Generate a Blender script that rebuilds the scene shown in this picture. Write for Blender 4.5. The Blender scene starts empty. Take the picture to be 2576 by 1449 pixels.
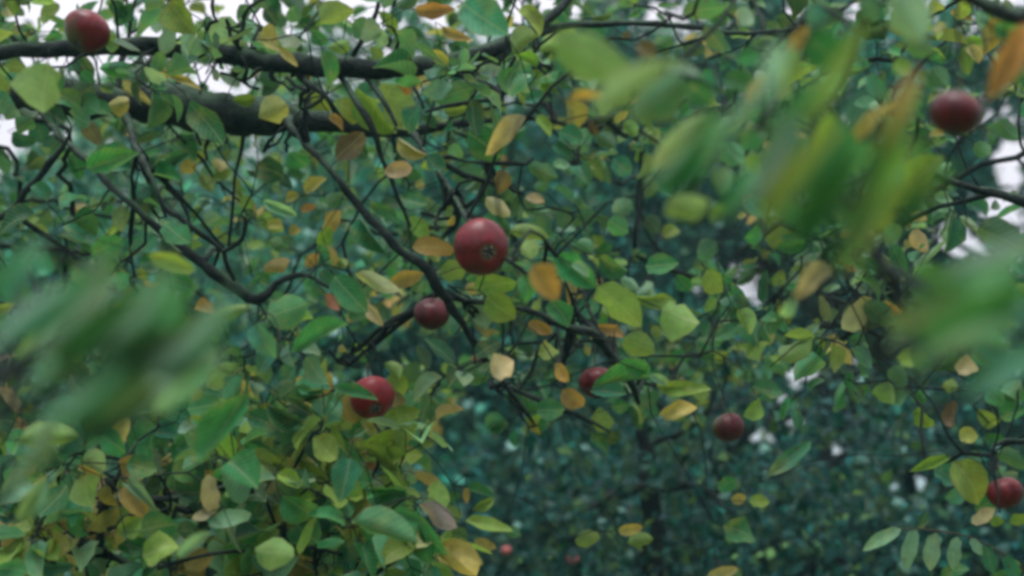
import bpy, math, random
import numpy as np
from mathutils import Vector, Matrix

rnd = random.Random(11)
rng = np.random.default_rng(11)
scene = bpy.context.scene
col = scene.collection

# ------------------------------------------------------------------ camera
PITCH = math.radians(10.0)
CAM = np.array([0.0, 0.0, 1.6])
LENS, SENSOR = 50.0, 36.0
K = SENSOR / LENS                      # picture width at 1 m
cam_data = bpy.data.cameras.new('camera')
cam_data.lens = LENS
cam_data.sensor_width = SENSOR
cam_data.clip_start = 0.02
cam_data.clip_end = 3000
cam_data.dof.use_dof = True
cam_data.dof.focus_distance = 2.05
cam_data.dof.aperture_fstop = 3.2
cam = bpy.data.objects.new('camera', cam_data)
cam.location = CAM
cam.rotation_euler = (math.radians(90) + PITCH, 0, 0)
col.objects.link(cam)
scene.camera = cam

# ------------------------------------------------------------------ sky: soft overcast over a Nishita base
SUN_EL, SUN_ROT = math.radians(76), math.radians(200)
world = bpy.data.worlds.new('World')
scene.world = world
world.use_nodes = True
nt = world.node_tree
nt.nodes.clear()
sky = nt.nodes.new('ShaderNodeTexSky')
sky.sky_type = 'NISHITA'
sky.sun_disc = False
sky.sun_elevation = SUN_EL
sky.sun_rotation = SUN_ROT
bg1 = nt.nodes.new('ShaderNodeBackground')
bg1.inputs['Strength'].default_value = 0.12
nt.links.new(sky.outputs['Color'], bg1.inputs['Color'])
tc = nt.nodes.new('ShaderNodeTexCoord')
nz = nt.nodes.new('ShaderNodeTexNoise')
nz.inputs['Scale'].default_value = 2.2
nz.inputs['Detail'].default_value = 3
nt.links.new(tc.outputs['Generated'], nz.inputs['Vector'])
rp = nt.nodes.new('ShaderNodeValToRGB')
rp.color_ramp.elements[0].position = 0.3
rp.color_ramp.elements[0].color = (0.525, 0.49, 0.535, 1)
rp.color_ramp.elements[1].position = 0.7
rp.color_ramp.elements[1].color = (0.60, 0.565, 0.605, 1)
nt.links.new(nz.outputs['Fac'], rp.inputs['Fac'])
bg2 = nt.nodes.new('ShaderNodeBackground')
bg2.inputs['Strength'].default_value = 1.0
nt.links.new(rp.outputs['Color'], bg2.inputs['Color'])
# standard overcast luminance: (1 + 2 sin elevation) / 3 of the zenith
sepw = nt.nodes.new('ShaderNodeSeparateXYZ')
nt.links.new(tc.outputs['Generated'], sepw.inputs[0])
mx0 = nt.nodes.new('ShaderNodeMath'); mx0.operation = 'MAXIMUM'; mx0.inputs[1].default_value = 0.0
nt.links.new(sepw.outputs[2], mx0.inputs[0])
ma = nt.nodes.new('ShaderNodeMath'); ma.operation = 'MULTIPLY_ADD'
ma.inputs[1].default_value = 2.0 * 0.70; ma.inputs[2].default_value = 0.70
nt.links.new(mx0.outputs[0], ma.inputs[0])
nt.links.new(ma.outputs[0], bg2.inputs['Strength'])
mixw = nt.nodes.new('ShaderNodeMixShader')
mixw.inputs[0].default_value = 0.88
nt.links.new(bg1.outputs[0], mixw.inputs[1])
nt.links.new(bg2.outputs[0], mixw.inputs[2])
wo = nt.nodes.new('ShaderNodeOutputWorld')
nt.links.new(mixw.outputs[0], wo.inputs['Surface'])

sun_data = bpy.data.lights.new('sun', 'SUN')
sun_data.energy = 1.5
sun_data.angle = math.radians(35)
sun_data.color = (1.0, 0.97, 0.93)
sun = bpy.data.objects.new('sun', sun_data)
# light comes from behind the camera, a little to the left, high up
sd = Vector((math.sin(SUN_ROT) * math.cos(SUN_EL), math.cos(SUN_ROT) * math.cos(SUN_EL), math.sin(SUN_EL)))
sun.rotation_euler = sd.to_track_quat('Z', 'Y').to_euler()
sun.location = (0, -3, 8)
col.objects.link(sun)

scene.view_settings.view_transform = 'Standard'
scene.view_settings.look = 'None'
scene.view_settings.exposure = 0.8
scene.view_settings.gamma = 1.0
scene.cycles.use_denoising = True
scene.cycles.filter_width = 3.6        # soft film grain lens
scene.cycles.max_bounces = 3
scene.cycles.diffuse_bounces = 2
scene.cycles.transmission_bounces = 3
scene.cycles.sample_clamp_indirect = 4

# ------------------------------------------------------------------ helpers
FWD = np.array([0, math.cos(PITCH), math.sin(PITCH)])
UP = np.array([0, -math.sin(PITCH), math.cos(PITCH)])
RT = np.array([1.0, 0, 0])


def at(x, y, d):
    """a point of the place seen at (x, y) of a 2576 wide print, d metres deep"""
    return CAM + d * (FWD + RT * ((x - 1288) / 2576 * K) + UP * ((724.5 - y) / 2576 * K))


def proj(P):
    q = np.asarray(P) - CAM
    d = q @ FWD
    return 1288 + (q @ RT) / d / K * 2576, 724.5 - (q @ UP) / d / K * 2576, d


def px(d):
    return K * d / 2576


def unit(v):
    return v / (np.linalg.norm(v) + 1e-12)


def link(name, me, mat=None, parent=None, mw=None):
    o = bpy.data.objects.new(name, me)
    col.objects.link(o)
    if mat is not None and not me.materials:
        me.materials.append(mat)
    if parent is not None:
        o.parent = parent
        o.matrix_parent_inverse = Matrix.Translation(-parent.location)
    if mw is not None:
        o.matrix_basis = mw
    return o


def thing(name, label, cat, loc, group=None):
    o = bpy.data.objects.new(name, None)
    o.empty_display_size = 0.05
    o.location = loc
    o['label'] = label
    o['category'] = cat
    if group:
        o['group'] = group
    col.objects.link(o)
    return o


def mesh_np(name, V, F, uv=None, colr=None, smooth=True):
    """V (n,3), F list/array of polygons (all tris or all quads as array)"""
    me = bpy.data.meshes.new(name)
    V = np.asarray(V, dtype=np.float32)
    F = np.asarray(F, dtype=np.int32)
    nf, k = F.shape
    me.vertices.add(len(V))
    me.vertices.foreach_set('co', V.ravel())
    me.loops.add(nf * k)
    me.loops.foreach_set('vertex_index', F.ravel())
    me.polygons.add(nf)
    me.polygons.foreach_set('loop_start', np.arange(0, nf * k, k, dtype=np.int32))
    me.polygons.foreach_set('loop_total', np.full(nf, k, dtype=np.int32))
    if smooth:
        me.polygons.foreach_set('use_smooth', np.ones(nf, dtype=bool))
    if uv is not None:
        l = me.uv_layers.new(name='UVMap')
        l.data.foreach_set('uv', np.asarray(uv, dtype=np.float32)[F.ravel()].ravel())
    if colr is not None:
        a = me.color_attributes.new('Col', 'FLOAT_COLOR', 'POINT')
        c4 = np.ones((len(V), 4), dtype=np.float32)
        c4[:, :3] = colr
        a.data.foreach_set('color', c4.ravel())
    me.update()
    me.validate()
    return me


def tube_arrays(pts, rad, n=7, bump=0.0, cap=True):
    pts = np.asarray(pts, float)
    rad = np.asarray(rad, float)
    m = len(pts)
    T = np.gradient(pts, axis=0)
    T /= np.linalg.norm(T, axis=1)[:, None] + 1e-12
    ref = np.array([0, 0, 1.0]) if abs(T[0][2]) < 0.9 else np.array([1.0, 0, 0])
    V = []
    ang = np.linspace(0, 2 * math.pi, n, endpoint=False)
    nrm = unit(np.cross(T[0], ref))
    for i in range(m):
        nrm = unit(nrm - T[i] * np.dot(nrm, T[i]))
        b = np.cross(T[i], nrm)
        r = np.full(n, rad[i])
        if bump:
            r = r * (1 + bump * rng.normal(size=n))
        V.append(pts[i] + (np.cos(ang) * r)[:, None] * nrm + (np.sin(ang) * r)[:, None] * b)
    V = np.vstack(V)
    F = []
    for i in range(m - 1):
        for j in range(n):
            a, b2 = i * n + j, i * n + (j + 1) % n
            F.append((a, b2, b2 + n, a + n))
    if cap:
        V = np.vstack([V, pts[-1] + T[-1] * rad[-1] * 0.6])
        e = len(V) - 1
        for j in range(n):
            F.append(((m - 1) * n + j, (m - 1) * n + (j + 1) % n, e, e))
    return V, F


class Bag:
    """collects tubes into one mesh"""
    def __init__(self):
        self.V, self.F, self.n = [], [], 0

    def add(self, V, F):
        self.V.append(V)
        self.F += [tuple(i + self.n for i in f) for f in F]
        self.n += len(V)

    def mesh(self, name):
        me = bpy.data.meshes.new(name)
        fs = [f if f[2] != f[3] else f[:3] for f in self.F]
        me.from_pydata(np.vstack(self.V).tolist(), [], fs)
        me.polygons.foreach_set('use_smooth', np.ones(len(fs), dtype=bool))
        me.update()
        return me


def smooth_path(P, step):
    """Catmull-Rom through rows of P (any columns), about one row per step metres"""
    P = np.asarray(P, float)
    Q = np.vstack([2 * P[0] - P[1], P, 2 * P[-1] - P[-2]])
    out = []
    for i in range(1, len(Q) - 2):
        p0, p1, p2, p3 = Q[i - 1], Q[i], Q[i + 1], Q[i + 2]
        k = max(2, int(np.linalg.norm((p2 - p1)[:3]) / step))
        for t in np.linspace(0, 1, k, endpoint=False):
            out.append(0.5 * ((2 * p1) + (-p0 + p2) * t + (2 * p0 - 5 * p1 + 4 * p2 - p3) * t * t + (-p0 + 3 * p1 - 3 * p2 + p3) * t ** 3))
    out.append(P[-1])
    return np.array(out)


# ------------------------------------------------------------------ materials
def new_mat(name):
    m = bpy.data.materials.new(name)
    m.use_nodes = True
    t = m.node_tree
    t.nodes.clear()
    out = t.nodes.new('ShaderNodeOutputMaterial')
    return m, t, out


def N(t, typ, **kw):
    n = t.nodes.new(typ)
    for k, v in kw.items():
        if k in n.inputs:
            n.inputs[k].default_value = v
        else:
            setattr(n, k, v)
    return n


def mathn(t, op, a, b=None, c=None, clamp=False):
    n = t.nodes.new('ShaderNodeMath')
    n.operation = op
    n.use_clamp = clamp
    for i, v in enumerate((a, b, c)):
        if v is None:
            continue
        if isinstance(v, (int, float)):
            n.inputs[i].default_value = v
        else:
            t.links.new(v, n.inputs[i])
    return n.outputs[0]


def mixc(t, fac, a, b, mode='MIX'):
    n = t.nodes.new('ShaderNodeMix')
    n.data_type = 'RGBA'
    n.blend_type = mode
    for sock, v in ((n.inputs['Factor'], fac), (n.inputs['A'], a), (n.inputs['B'], b)):
        if isinstance(v, (int, float)):
            sock.default_value = v
        elif isinstance(v, tuple):
            sock.default_value = v if len(v) == 4 else v + (1,)
        else:
            t.links.new(v, sock)
    return n.outputs['Result']


def leaf_material(name, source, veins=True, rough=0.42, trans=0.40, spec=0.16):
    m, t, out = new_mat(name)
    if source == 'object':
        oi = N(t, 'ShaderNodeObjectInfo')
        base, rndv = oi.outputs['Color'], oi.outputs['Random']
    else:
        at_ = N(t, 'ShaderNodeAttribute', attribute_name='Col')
        base, rndv = at_.outputs['Color'], None
    colr = base
    if veins:
        uv = N(t, 'ShaderNodeUVMap')
        sp = N(t, 'ShaderNodeSeparateXYZ')
        t.links.new(uv.outputs[0], sp.inputs[0])
        au = mathn(t, 'ABSOLUTE', mathn(t, 'SUBTRACT', sp.outputs[0], 0.5))
        # blotches: patches where the leaf has turned
        geo = N(t, 'ShaderNodeTexCoord')
        no = N(t, 'ShaderNodeTexNoise', Scale=28.0, Detail=3.0, Roughness=0.6)
        geo2 = N(t, 'ShaderNodeNewGeometry')
        t.links.new(geo2.outputs['Position'], no.inputs['Vector'])
        warm = mixc(t, 0.5, base, (0.34, 0.31, 0.075, 1))
        turn = N(t, 'ShaderNodeMapRange')
        turn.inputs['From Min'].default_value = 0.52
        turn.inputs['From Max'].default_value = 0.72
        t.links.new(no.outputs['Fac'], turn.inputs['Value'])
        colr = mixc(t, mathn(t, 'MULTIPLY', turn.outputs[0], 0.85), colr, warm)
        no3 = N(t, 'ShaderNodeTexNoise', Scale=55.0, Detail=4.0, Roughness=0.7)
        t.links.new(geo2.outputs['Position'], no3.inputs['Vector'])
        tonev = N(t, 'ShaderNodeMapRange')
        tonev.inputs['From Min'].default_value = 0.3
        tonev.inputs['From Max'].default_value = 0.7
        tonev.inputs['To Min'].default_value = 0.62
        tonev.inputs['To Max'].default_value = 1.3
        t.links.new(no3.outputs['Fac'], tonev.inputs['Value'])
        vm = N(t, 'ShaderNodeVectorMath', operation='SCALE')
        t.links.new(colr, vm.inputs[0])
        t.links.new(tonev.outputs[0], vm.inputs['Scale'])
        colr = vm.outputs[0]
        tipm = N(t, 'ShaderNodeMapRange')
        tipm.inputs['From Min'].default_value = 0.45
        tipm.inputs['From Max'].default_value = 1.15
        tv = mathn(t, 'ADD', mathn(t, 'MULTIPLY', sp.outputs[1], 0.7), mathn(t, 'MULTIPLY', no.outputs['Fac'], 0.6))
        t.links.new(tv, tipm.inputs['Value'])
        tipc = mixc(t, 1.0, base, (1.5, 1.2, 0.85, 1), 'MULTIPLY')
        colr = mixc(t, mathn(t, 'MULTIPLY', tipm.outputs[0], 0.55), colr, tipc)
        no2 = N(t, 'ShaderNodeTexNoise', Scale=90.0, Detail=2.0)
        t.links.new(geo2.outputs['Position'], no2.inputs['Vector'])
        spot = N(t, 'ShaderNodeMapRange')
        spot.inputs['From Min'].default_value = 0.68
        spot.inputs['From Max'].default_value = 0.76
        t.links.new(no2.outputs['Fac'], spot.inputs['Value'])
        colr = mixc(t, mathn(t, 'MULTIPLY', spot.outputs[0], 0.7), colr, (0.10, 0.06, 0.03, 1))
        # dry brown margin, broken up
        prf = mathn(t, 'MULTIPLY', mathn(t, 'POWER', mathn(t, 'MAXIMUM', sp.outputs[1], 0.001), 0.58), mathn(t, 'POWER', mathn(t, 'MAXIMUM', mathn(t, 'SUBTRACT', 1.0, sp.outputs[1]), 0.001), 0.78))
        er = mathn(t, 'DIVIDE', mathn(t, 'MULTIPLY', au, 0.79), mathn(t, 'MAXIMUM', prf, 0.02))
        em = N(t, 'ShaderNodeMapRange')
        em.inputs['From Min'].default_value = 0.92
        em.inputs['From Max'].default_value = 1.12
        t.links.new(mathn(t, 'ADD', er, mathn(t, 'MULTIPLY', mathn(t, 'SUBTRACT', no3.outputs['Fac'], 0.5), 1.1)), em.inputs['Value'])
        colr = mixc(t, mathn(t, 'MULTIPLY', em.outputs[0], 0.55), colr, (0.17, 0.11, 0.045, 1))
        # midrib and side veins
        mid = mathn(t, 'LESS_THAN', au, 0.022)
        sv = mathn(t, 'SINE', mathn(t, 'MULTIPLY', mathn(t, 'SUBTRACT', sp.outputs[1], mathn(t, 'MULTIPLY', au, 0.75)), 52.0))
        svm = mathn(t, 'MULTIPLY', mathn(t, 'GREATER_THAN', sv, 0.86), 0.35)
        vv = mathn(t, 'MAXIMUM', mathn(t, 'MULTIPLY', mid, 0.7), svm)
        pale = mixc(t, 0.5, colr, (0.42, 0.45, 0.22, 1))
        colr = mixc(t, vv, colr, pale)
    # undersides are paler and greyer
    g = N(t, 'ShaderNodeNewGeometry')
    under = mixc(t, 0.18, colr, (0.26, 0.36, 0.25, 1))
    colr = mixc(t, g.outputs['Backfacing'], colr, under)
    pb = N(t, 'ShaderNodeBsdfPrincipled', Roughness=rough)
    pb.inputs['Specular IOR Level'].default_value = spec
    t.links.new(colr, pb.inputs['Base Color'])
    tr = N(t, 'ShaderNodeBsdfTranslucent')
    tcx = mixc(t, 1.0, colr, (1.25, 1.15, 0.55, 1), 'MULTIPLY')
    t.links.new(tcx, tr.inputs['Color'])
    mx = N(t, 'ShaderNodeMixShader')
    mx.inputs[0].default_value = trans
    t.links.new(pb.outputs[0], mx.inputs[1])
    t.links.new(tr.outputs[0], mx.inputs[2])
    t.links.new(mx.outputs[0], out.inputs['Surface'])
    return m


def bark_material(name, c1, c2, moss=(0.055, 0.085, 0.04), moss_amt=0.7):
    m, t, out = new_mat(name)
    geo = N(t, 'ShaderNodeNewGeometry')
    no = N(t, 'ShaderNodeTexNoise', Scale=38.0, Detail=6.0, Roughness=0.65)
    t.links.new(geo.outputs['Position'], no.inputs['Vector'])
    ramp = N(t, 'ShaderNodeValToRGB')
    ramp.color_ramp.elements[0].position = 0.35
    ramp.color_ramp.elements[0].color = c1 + (1,)
    ramp.color_ramp.elements[1].position = 0.7
    ramp.color_ramp.elements[1].color = c2 + (1,)
    t.links.new(no.outputs['Fac'], ramp.inputs['Fac'])
    # lichen and moss sit on the weather side of the limbs
    sp = N(t, 'ShaderNodeSeparateXYZ')
    t.links.new(geo.outputs['Normal'], sp.inputs[0])
    no2 = N(t, 'ShaderNodeTexNoise', Scale=16.0, Detail=4.0)
    t.links.new(geo.outputs['Position'], no2.inputs['Vector'])
    a = mathn(t, 'ADD', mathn(t, 'MULTIPLY', sp.outputs[2], 0.5), mathn(t, 'MULTIPLY', mathn(t, 'SUBTRACT', no2.outputs['Fac'], 0.5), 2.2))
    mr = N(t, 'ShaderNodeMapRange')
    mr.inputs['From Min'].default_value = 0.05
    mr.inputs['From Max'].default_value = 0.55
    t.links.new(a, mr.inputs['Value'])
    c = mixc(t, mathn(t, 'MULTIPLY', mr.outputs[0], moss_amt), ramp.outputs['Color'], moss + (1,))
    pb = N(t, 'ShaderNodeBsdfPrincipled', Roughness=0.9)
    pb.inputs['Specular IOR Level'].default_value = 0.2
    t.links.new(c, pb.inputs['Base Color'])
    bp = N(t, 'ShaderNodeBump', Strength=1.0, Distance=0.014)
    t.links.new(no.outputs['Fac'], bp.inputs['Height'])
    t.links.new(bp.outputs[0], pb.inputs['Normal'])
    t.links.new(pb.outputs[0], out.inputs['Surface'])
    return m


def apple_material(name, blush_dir, skin=(0.34, 0.035, 0.045), dark=(0.20, 0.015, 0.025), ground=(0.085, 0.085, 0.03), cover=0.95):
    m, t, out = new_mat(name)
    tcn = N(t, 'ShaderNodeTexCoord')
    # streaks run from stem to eye: stretch noise along local z
    mp = N(t, 'ShaderNodeMapping')
    mp.inputs['Scale'].default_value = (75, 75, 12)
    t.links.new(tcn.outputs['Object'], mp.inputs['Vector'])
    st = N(t, 'ShaderNodeTexNoise', Scale=1.0, Detail=4.0, Roughness=0.6)
    t.links.new(mp.outputs[0], st.inputs['Vector'])
    sr = N(t, 'ShaderNodeMapRange')
    sr.inputs['From Min'].default_value = 0.34
    sr.inputs['From Max'].default_value = 0.66
    t.links.new(st.outputs['Fac'], sr.inputs['Value'])
    mot = N(t, 'ShaderNodeTexNoise', Scale=34.0, Detail=3.0)
    t.links.new(tcn.outputs['Object'], mot.inputs['Vector'])
    red = mixc(t, sr.outputs[0], dark, skin)
    mm = N(t, 'ShaderNodeMapRange')
    mm.inputs['From Min'].default_value = 0.52
    mm.inputs['From Max'].default_value = 0.75
    t.links.new(mot.outputs['Fac'], mm.inputs['Value'])
    red = mixc(t, mathn(t, 'MULTIPLY', mm.outputs[0], 0.5), red, tuple(min(1, q * k) for q, k in zip(skin, (1.4, 2.6, 1.8))))
    # blush side
    dp = N(t, 'ShaderNodeVectorMath', operation='DOT_PRODUCT')
    nm = N(t, 'ShaderNodeVectorMath', operation='NORMALIZE')
    t.links.new(tcn.outputs['Object'], nm.inputs[0])
    t.links.new(nm.outputs[0], dp.inputs[0])
    dp.inputs[1].default_value = blush_dir
    bl = mathn(t, 'ADD', dp.outputs['Value'], mathn(t, 'MULTIPLY', mathn(t, 'SUBTRACT', st.outputs['Fac'], 0.5), 0.9))
    mr = N(t, 'ShaderNodeMapRange')
    mr.inputs['From Min'].default_value = 0.35 - 1.6 * cover
    mr.inputs['From Max'].default_value = 0.95 - 1.6 * cover
    t.links.new(bl, mr.inputs['Value'])
    gr = mixc(t, st.outputs['Fac'], ground, tuple(g * 0.6 for g in ground))
    c = mixc(t, mr.outputs[0], gr, red)
    # russet round the eye, z = -1 side
    sp = N(t, 'ShaderNodeSeparateXYZ')
    t.links.new(nm.outputs[0], sp.inputs[0])
    ey = N(t, 'ShaderNodeMapRange')
    ey.inputs['From Min'].default_value = -0.90
    ey.inputs['From Max'].default_value = -0.97
    t.links.new(sp.outputs[2], ey.inputs['Value'])
    c = mixc(t, mathn(t, 'MULTIPLY', ey.outputs[0], 0.75), c, (0.10, 0.10, 0.055, 1))
    # lenticels
    vo = N(t, 'ShaderNodeTexVoronoi', Scale=260.0)
    t.links.new(tcn.outputs['Object'], vo.inputs['Vector'])
    ls = mathn(t, 'LESS_THAN', vo.outputs['Distance'], 0.16)
    c = mixc(t, mathn(t, 'MULTIPLY', ls, 0.2), c, (0.50, 0.30, 0.22, 1))
    pb = N(t, 'ShaderNodeBsdfPrincipled', Roughness=0.36)
    pb.inputs['Specular IOR Level'].default_value = 0.38
    t.links.new(c, pb.inputs['Base Color'])
    # waxy bloom
    pb.inputs['Sheen Weight'].default_value = 0.0
    pb.inputs['Sheen Roughness'].default_value = 0.4
    t.links.new(pb.outputs[0], out.inputs['Surface'])
    return m


def plain(name, c, rough=0.8, scale=60.0, var=0.35):
    m, t, out = new_mat(name)
    geo = N(t, 'ShaderNodeNewGeometry')
    no = N(t, 'ShaderNodeTexNoise', Scale=scale, Detail=4.0)
    t.links.new(geo.outputs['Position'], no.inputs['Vector'])
    cc = mixc(t, no.outputs['Fac'], tuple(x * (1 - var) for x in c), tuple(x * (1 + var) for x in c))
    pb = N(t, 'ShaderNodeBsdfPrincipled', Roughness=rough)
    t.links.new(cc, pb.inputs['Base Color'])
    t.links.new(pb.outputs[0], out.inputs['Surface'])
    return m


M_LEAF = leaf_material('apple_leaf', 'object')
M_LEAVES = leaf_material('apple_foliage', 'attr')
M_FAR = leaf_material('far_foliage', 'attr', veins=False, rough=0.45, trans=0.28, spec=0.10)
M_BARK = bark_material('apple_bark', (0.005, 0.010, 0.011), (0.036, 0.046, 0.044), moss=(.060, .105, .066), moss_amt=.85)
M_TWIG = bark_material('twig_bark', (0.006, 0.011, 0.012), (0.018, 0.026, 0.026), moss_amt=0.25)
M_DARKBARK = bark_material('dark_bark', (0.004, 0.008, 0.009), (0.011, 0.017, 0.019), moss_amt=0.2)
M_STEM = plain('apple_stem', (0.06, 0.045, 0.025))
M_CALYX = plain('apple_calyx', (0.060, 0.058, 0.040))
M_GRASS = plain('meadow_grass', (0.045, 0.085, 0.03), 0.95, 3.0, 0.5)

COL = {'g': (.036, .205, .074), 'd': (.020, .105, .050), 'y': (.165, .310, .058), 'Y': (.335, .315, .095),
       'c': (.42, .385, .21), 'o': (.305, .205, .065), 'b': (.13, .100, .055), 't': (.038, .210, .125),
       'p': (.17, .36, .23), 'r': (.36, .10, .05), 'm': (.22, .19, .20)}

# ------------------------------------------------------------------ ground
n = 60
xs = np.concatenate([-np.geomspace(1500, 2, n // 2), np.geomspace(2, 1500, n // 2)])
gx, gy = np.meshgrid(xs, xs)
gz = 0.12 * np.sin(gx * 0.21) * np.cos(gy * 0.17) * np.exp(-((gx ** 2 + gy ** 2) / 900)) - 0.05
GV = np.stack([gx.ravel(), gy.ravel(), gz.ravel()], 1)
m_ = len(xs)
idx = np.arange(m_ * m_).reshape(m_, m_)
GF = np.stack([idx[:-1, :-1].ravel(), idx[:-1, 1:].ravel(), idx[1:, 1:].ravel(), idx[1:, :-1].ravel()], 1)
ground = link('ground', mesh_np('ground', GV, GF), M_GRASS)
ground['kind'] = 'structure'
ground['label'] = 'green meadow floor of the orchard'


# ------------------------------------------------------------------ leaf shapes
ROWS = np.array([0, .13, .32, .52, .70, .86, 1.0])
def leaf_variant(fold, curl, twist, wave, seed, slim=1.0):
    r = np.random.default_rng(seed)
    V, UV = [(0, 0, 0)], [(0.5, 0.0)]
    prof = ROWS ** .58 * (1 - ROWS) ** .78
    prof = prof / prof.max()
    U = np.array([-1, -.5, 0, .5, 1])
    for i in range(1, 6):
        t = ROWS[i]
        hw = 0.5 * prof[i] * slim
        tw = twist * (t - 0.3)
        jl, jr = 1 + r.normal() * .10, 1 + r.normal() * .10
        cx = wave * 0.10 * math.sin(t * 3.3 + seed)
        for u in U:
            k = jl if u < 0 else jr
            x = u * hw * k
            z = abs(u) ** 1.3 * hw * fold + wave * 0.05 * math.sin(6 * t + 2.5 * u + seed) * abs(u)
            x2 = x * math.cos(tw) - z * math.sin(tw)
            z2 = x * math.sin(tw) + z * math.cos(tw)
            zc = -curl * (t - 0.15) ** 2
            V.append((x2 + cx, t - abs(curl) * 0.25 * t ** 3, z2 + zc))
            UV.append((0.5 + 0.5 * u * prof[i], t))
    V.append((wave * 0.10 * math.sin(3.3 + seed), 1 - abs(curl) * 0.25, -curl * 0.72))
    UV.append((0.5, 1))
    F = []
    for j in range(4):
        F.append((0, 1 + j + 1, 1 + j))
    for i in range(4):
        for j in range(4):
            a = 1 + i * 5 + j
            F.append((a, a + 1, a + 6))
            F.append((a, a + 6, a + 5))
    for j in range(4):
        a = 1 + 20 + j
        F.append((a, a + 1, 26))
    return np.array(V, float), np.array(F), np.array(UV)


VARS = [leaf_variant(.25, .10, 0, .3, 1), leaf_variant(.5, .25, .3, .5, 2), leaf_variant(.1, .35, -.4, .6, 3),
        leaf_variant(.8, .15, .2, .3, 4), leaf_variant(.35, -.25, .5, .8, 5), leaf_variant(.15, .05, -.2, .4, 6),
        leaf_variant(1.1, .45, .6, .5, 7), leaf_variant(.4, .55, -.6, .9, 8), leaf_variant(.3, .2, .9, 1.0, 9),
        leaf_variant(.5, .85, .3, .8, 10), leaf_variant(1.7, .3, .2, .6, 11), leaf_variant(.5, .5, 1.6, 1.1, 12), leaf_variant(.9, -.6, -.9, 1.0, 13, .8)]
LEAF_ME = []
for i, (V, F, UV) in enumerate(VARS):
    me = mesh_np('leaf', V, F, UV)
    me.materials.append(M_LEAF)
    LEAF_ME.append(me)


def leaf_frame(base, ydir, ndir, L, w):
    Y = unit(ydir)
    Z = unit(ndir - Y * np.dot(ndir, Y))
    X = np.cross(Y, Z)
    M = np.eye(4)
    M[:3, 0] = X * w
    M[:3, 1] = Y * L
    M[:3, 2] = Z * (0.5 * L + 0.5 * w)
    M[:3, 3] = base
    return M


def jit(c, a=0.16):
    f = math.exp(rnd.gauss(0, a))
    return tuple(min(0.8, max(0.005, x * f * math.exp(rnd.gauss(0, a * .5)))) for x in c)


def stuff_mesh(name, items, lowpoly=False):
    """items: list of (matrix 4x4, variant, colour)"""
    Vs, Fs, Us, Cs, n = [], [], [], [], 0
    for M, v, c in items:
        V, F, UV = VARS[v]
        Vs.append(V @ M[:3, :3].T + M[:3, 3])
        Fs.append(F + n)
        Us.append(UV)
        Cs.append(np.tile(c, (len(V), 1)))
        n += len(V)
    return mesh_np(name, np.vstack(Vs), np.vstack(Fs), np.vstack(Us), np.vstack(Cs))


# ------------------------------------------------------------------ the photograph's layout: apples
# (name key, x, y, diameter in print px, depth, axis stem->eye in (right, up, toward viewer))
APPLES = [
    ('centre', 1211, 622, 141, 1.80, (.33, -.24, .90), 'largest red apple, its dark eye turned to the viewer, hanging mid-picture', dict()),
    ('limb', 218, 78, 117, 2.02, (-.35, -.80, .45), 'red apple with a greenish unblushed side hanging in front of the upper limb', dict(cover=.80, blush=(.75, .35, -.3))),
    ('below', 1085, 790, 92, 2.2, (-.15, -.95, -.25), 'small dark maroon apple close under the big one, beside a slanting branch', dict(dark=1)),
    ('ringed', 937, 1001, 113, 2.10, (.25, -.55, .80), 'bright red apple ringed by yellow leaves with a green leaf tip across it', dict(bright=1)),
    ('peeking', 1500, 962, 92, 2.35, (.05, -.95, .2), 'red apple showing only its rounded top above overlapping green leaves', dict()),
    ('skyside', 1832, 1077, 82, 2.75, (.2, -.9, .3), 'dark red apple next to bright white sky gaps low in the tree', dict(dark=1, cover=.7, blush=(.7, -.1, .3))),
    ('corner', 2405, 285, 128, 1.12, (-.2, -.9, .2), 'blurred maroon apple beside a large ochre leaf in the upper right corner', dict(dark=1)),
    ('twig', 2528, 1240, 92, 2.05, (.2, -.9, .3), 'dark red apple at the right edge with a thin twig hanging across it', dict()),
    ('tinyleft', 1273, 1385, 26, 5.6, (.1, -.95, .2), 'tiny pink apple below a yellow leaf, the left one of two', dict(pink=1)),
    ('tinyright', 1441, 1406, 27, 5.6, (.1, -.95, .2), 'tiny pink apple at the bottom edge, the right one of two', dict(pink=1)),
]

APX = [(x, y, dia * .5, d) for _, x, y, dia, d, *_ in APPLES]
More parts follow.
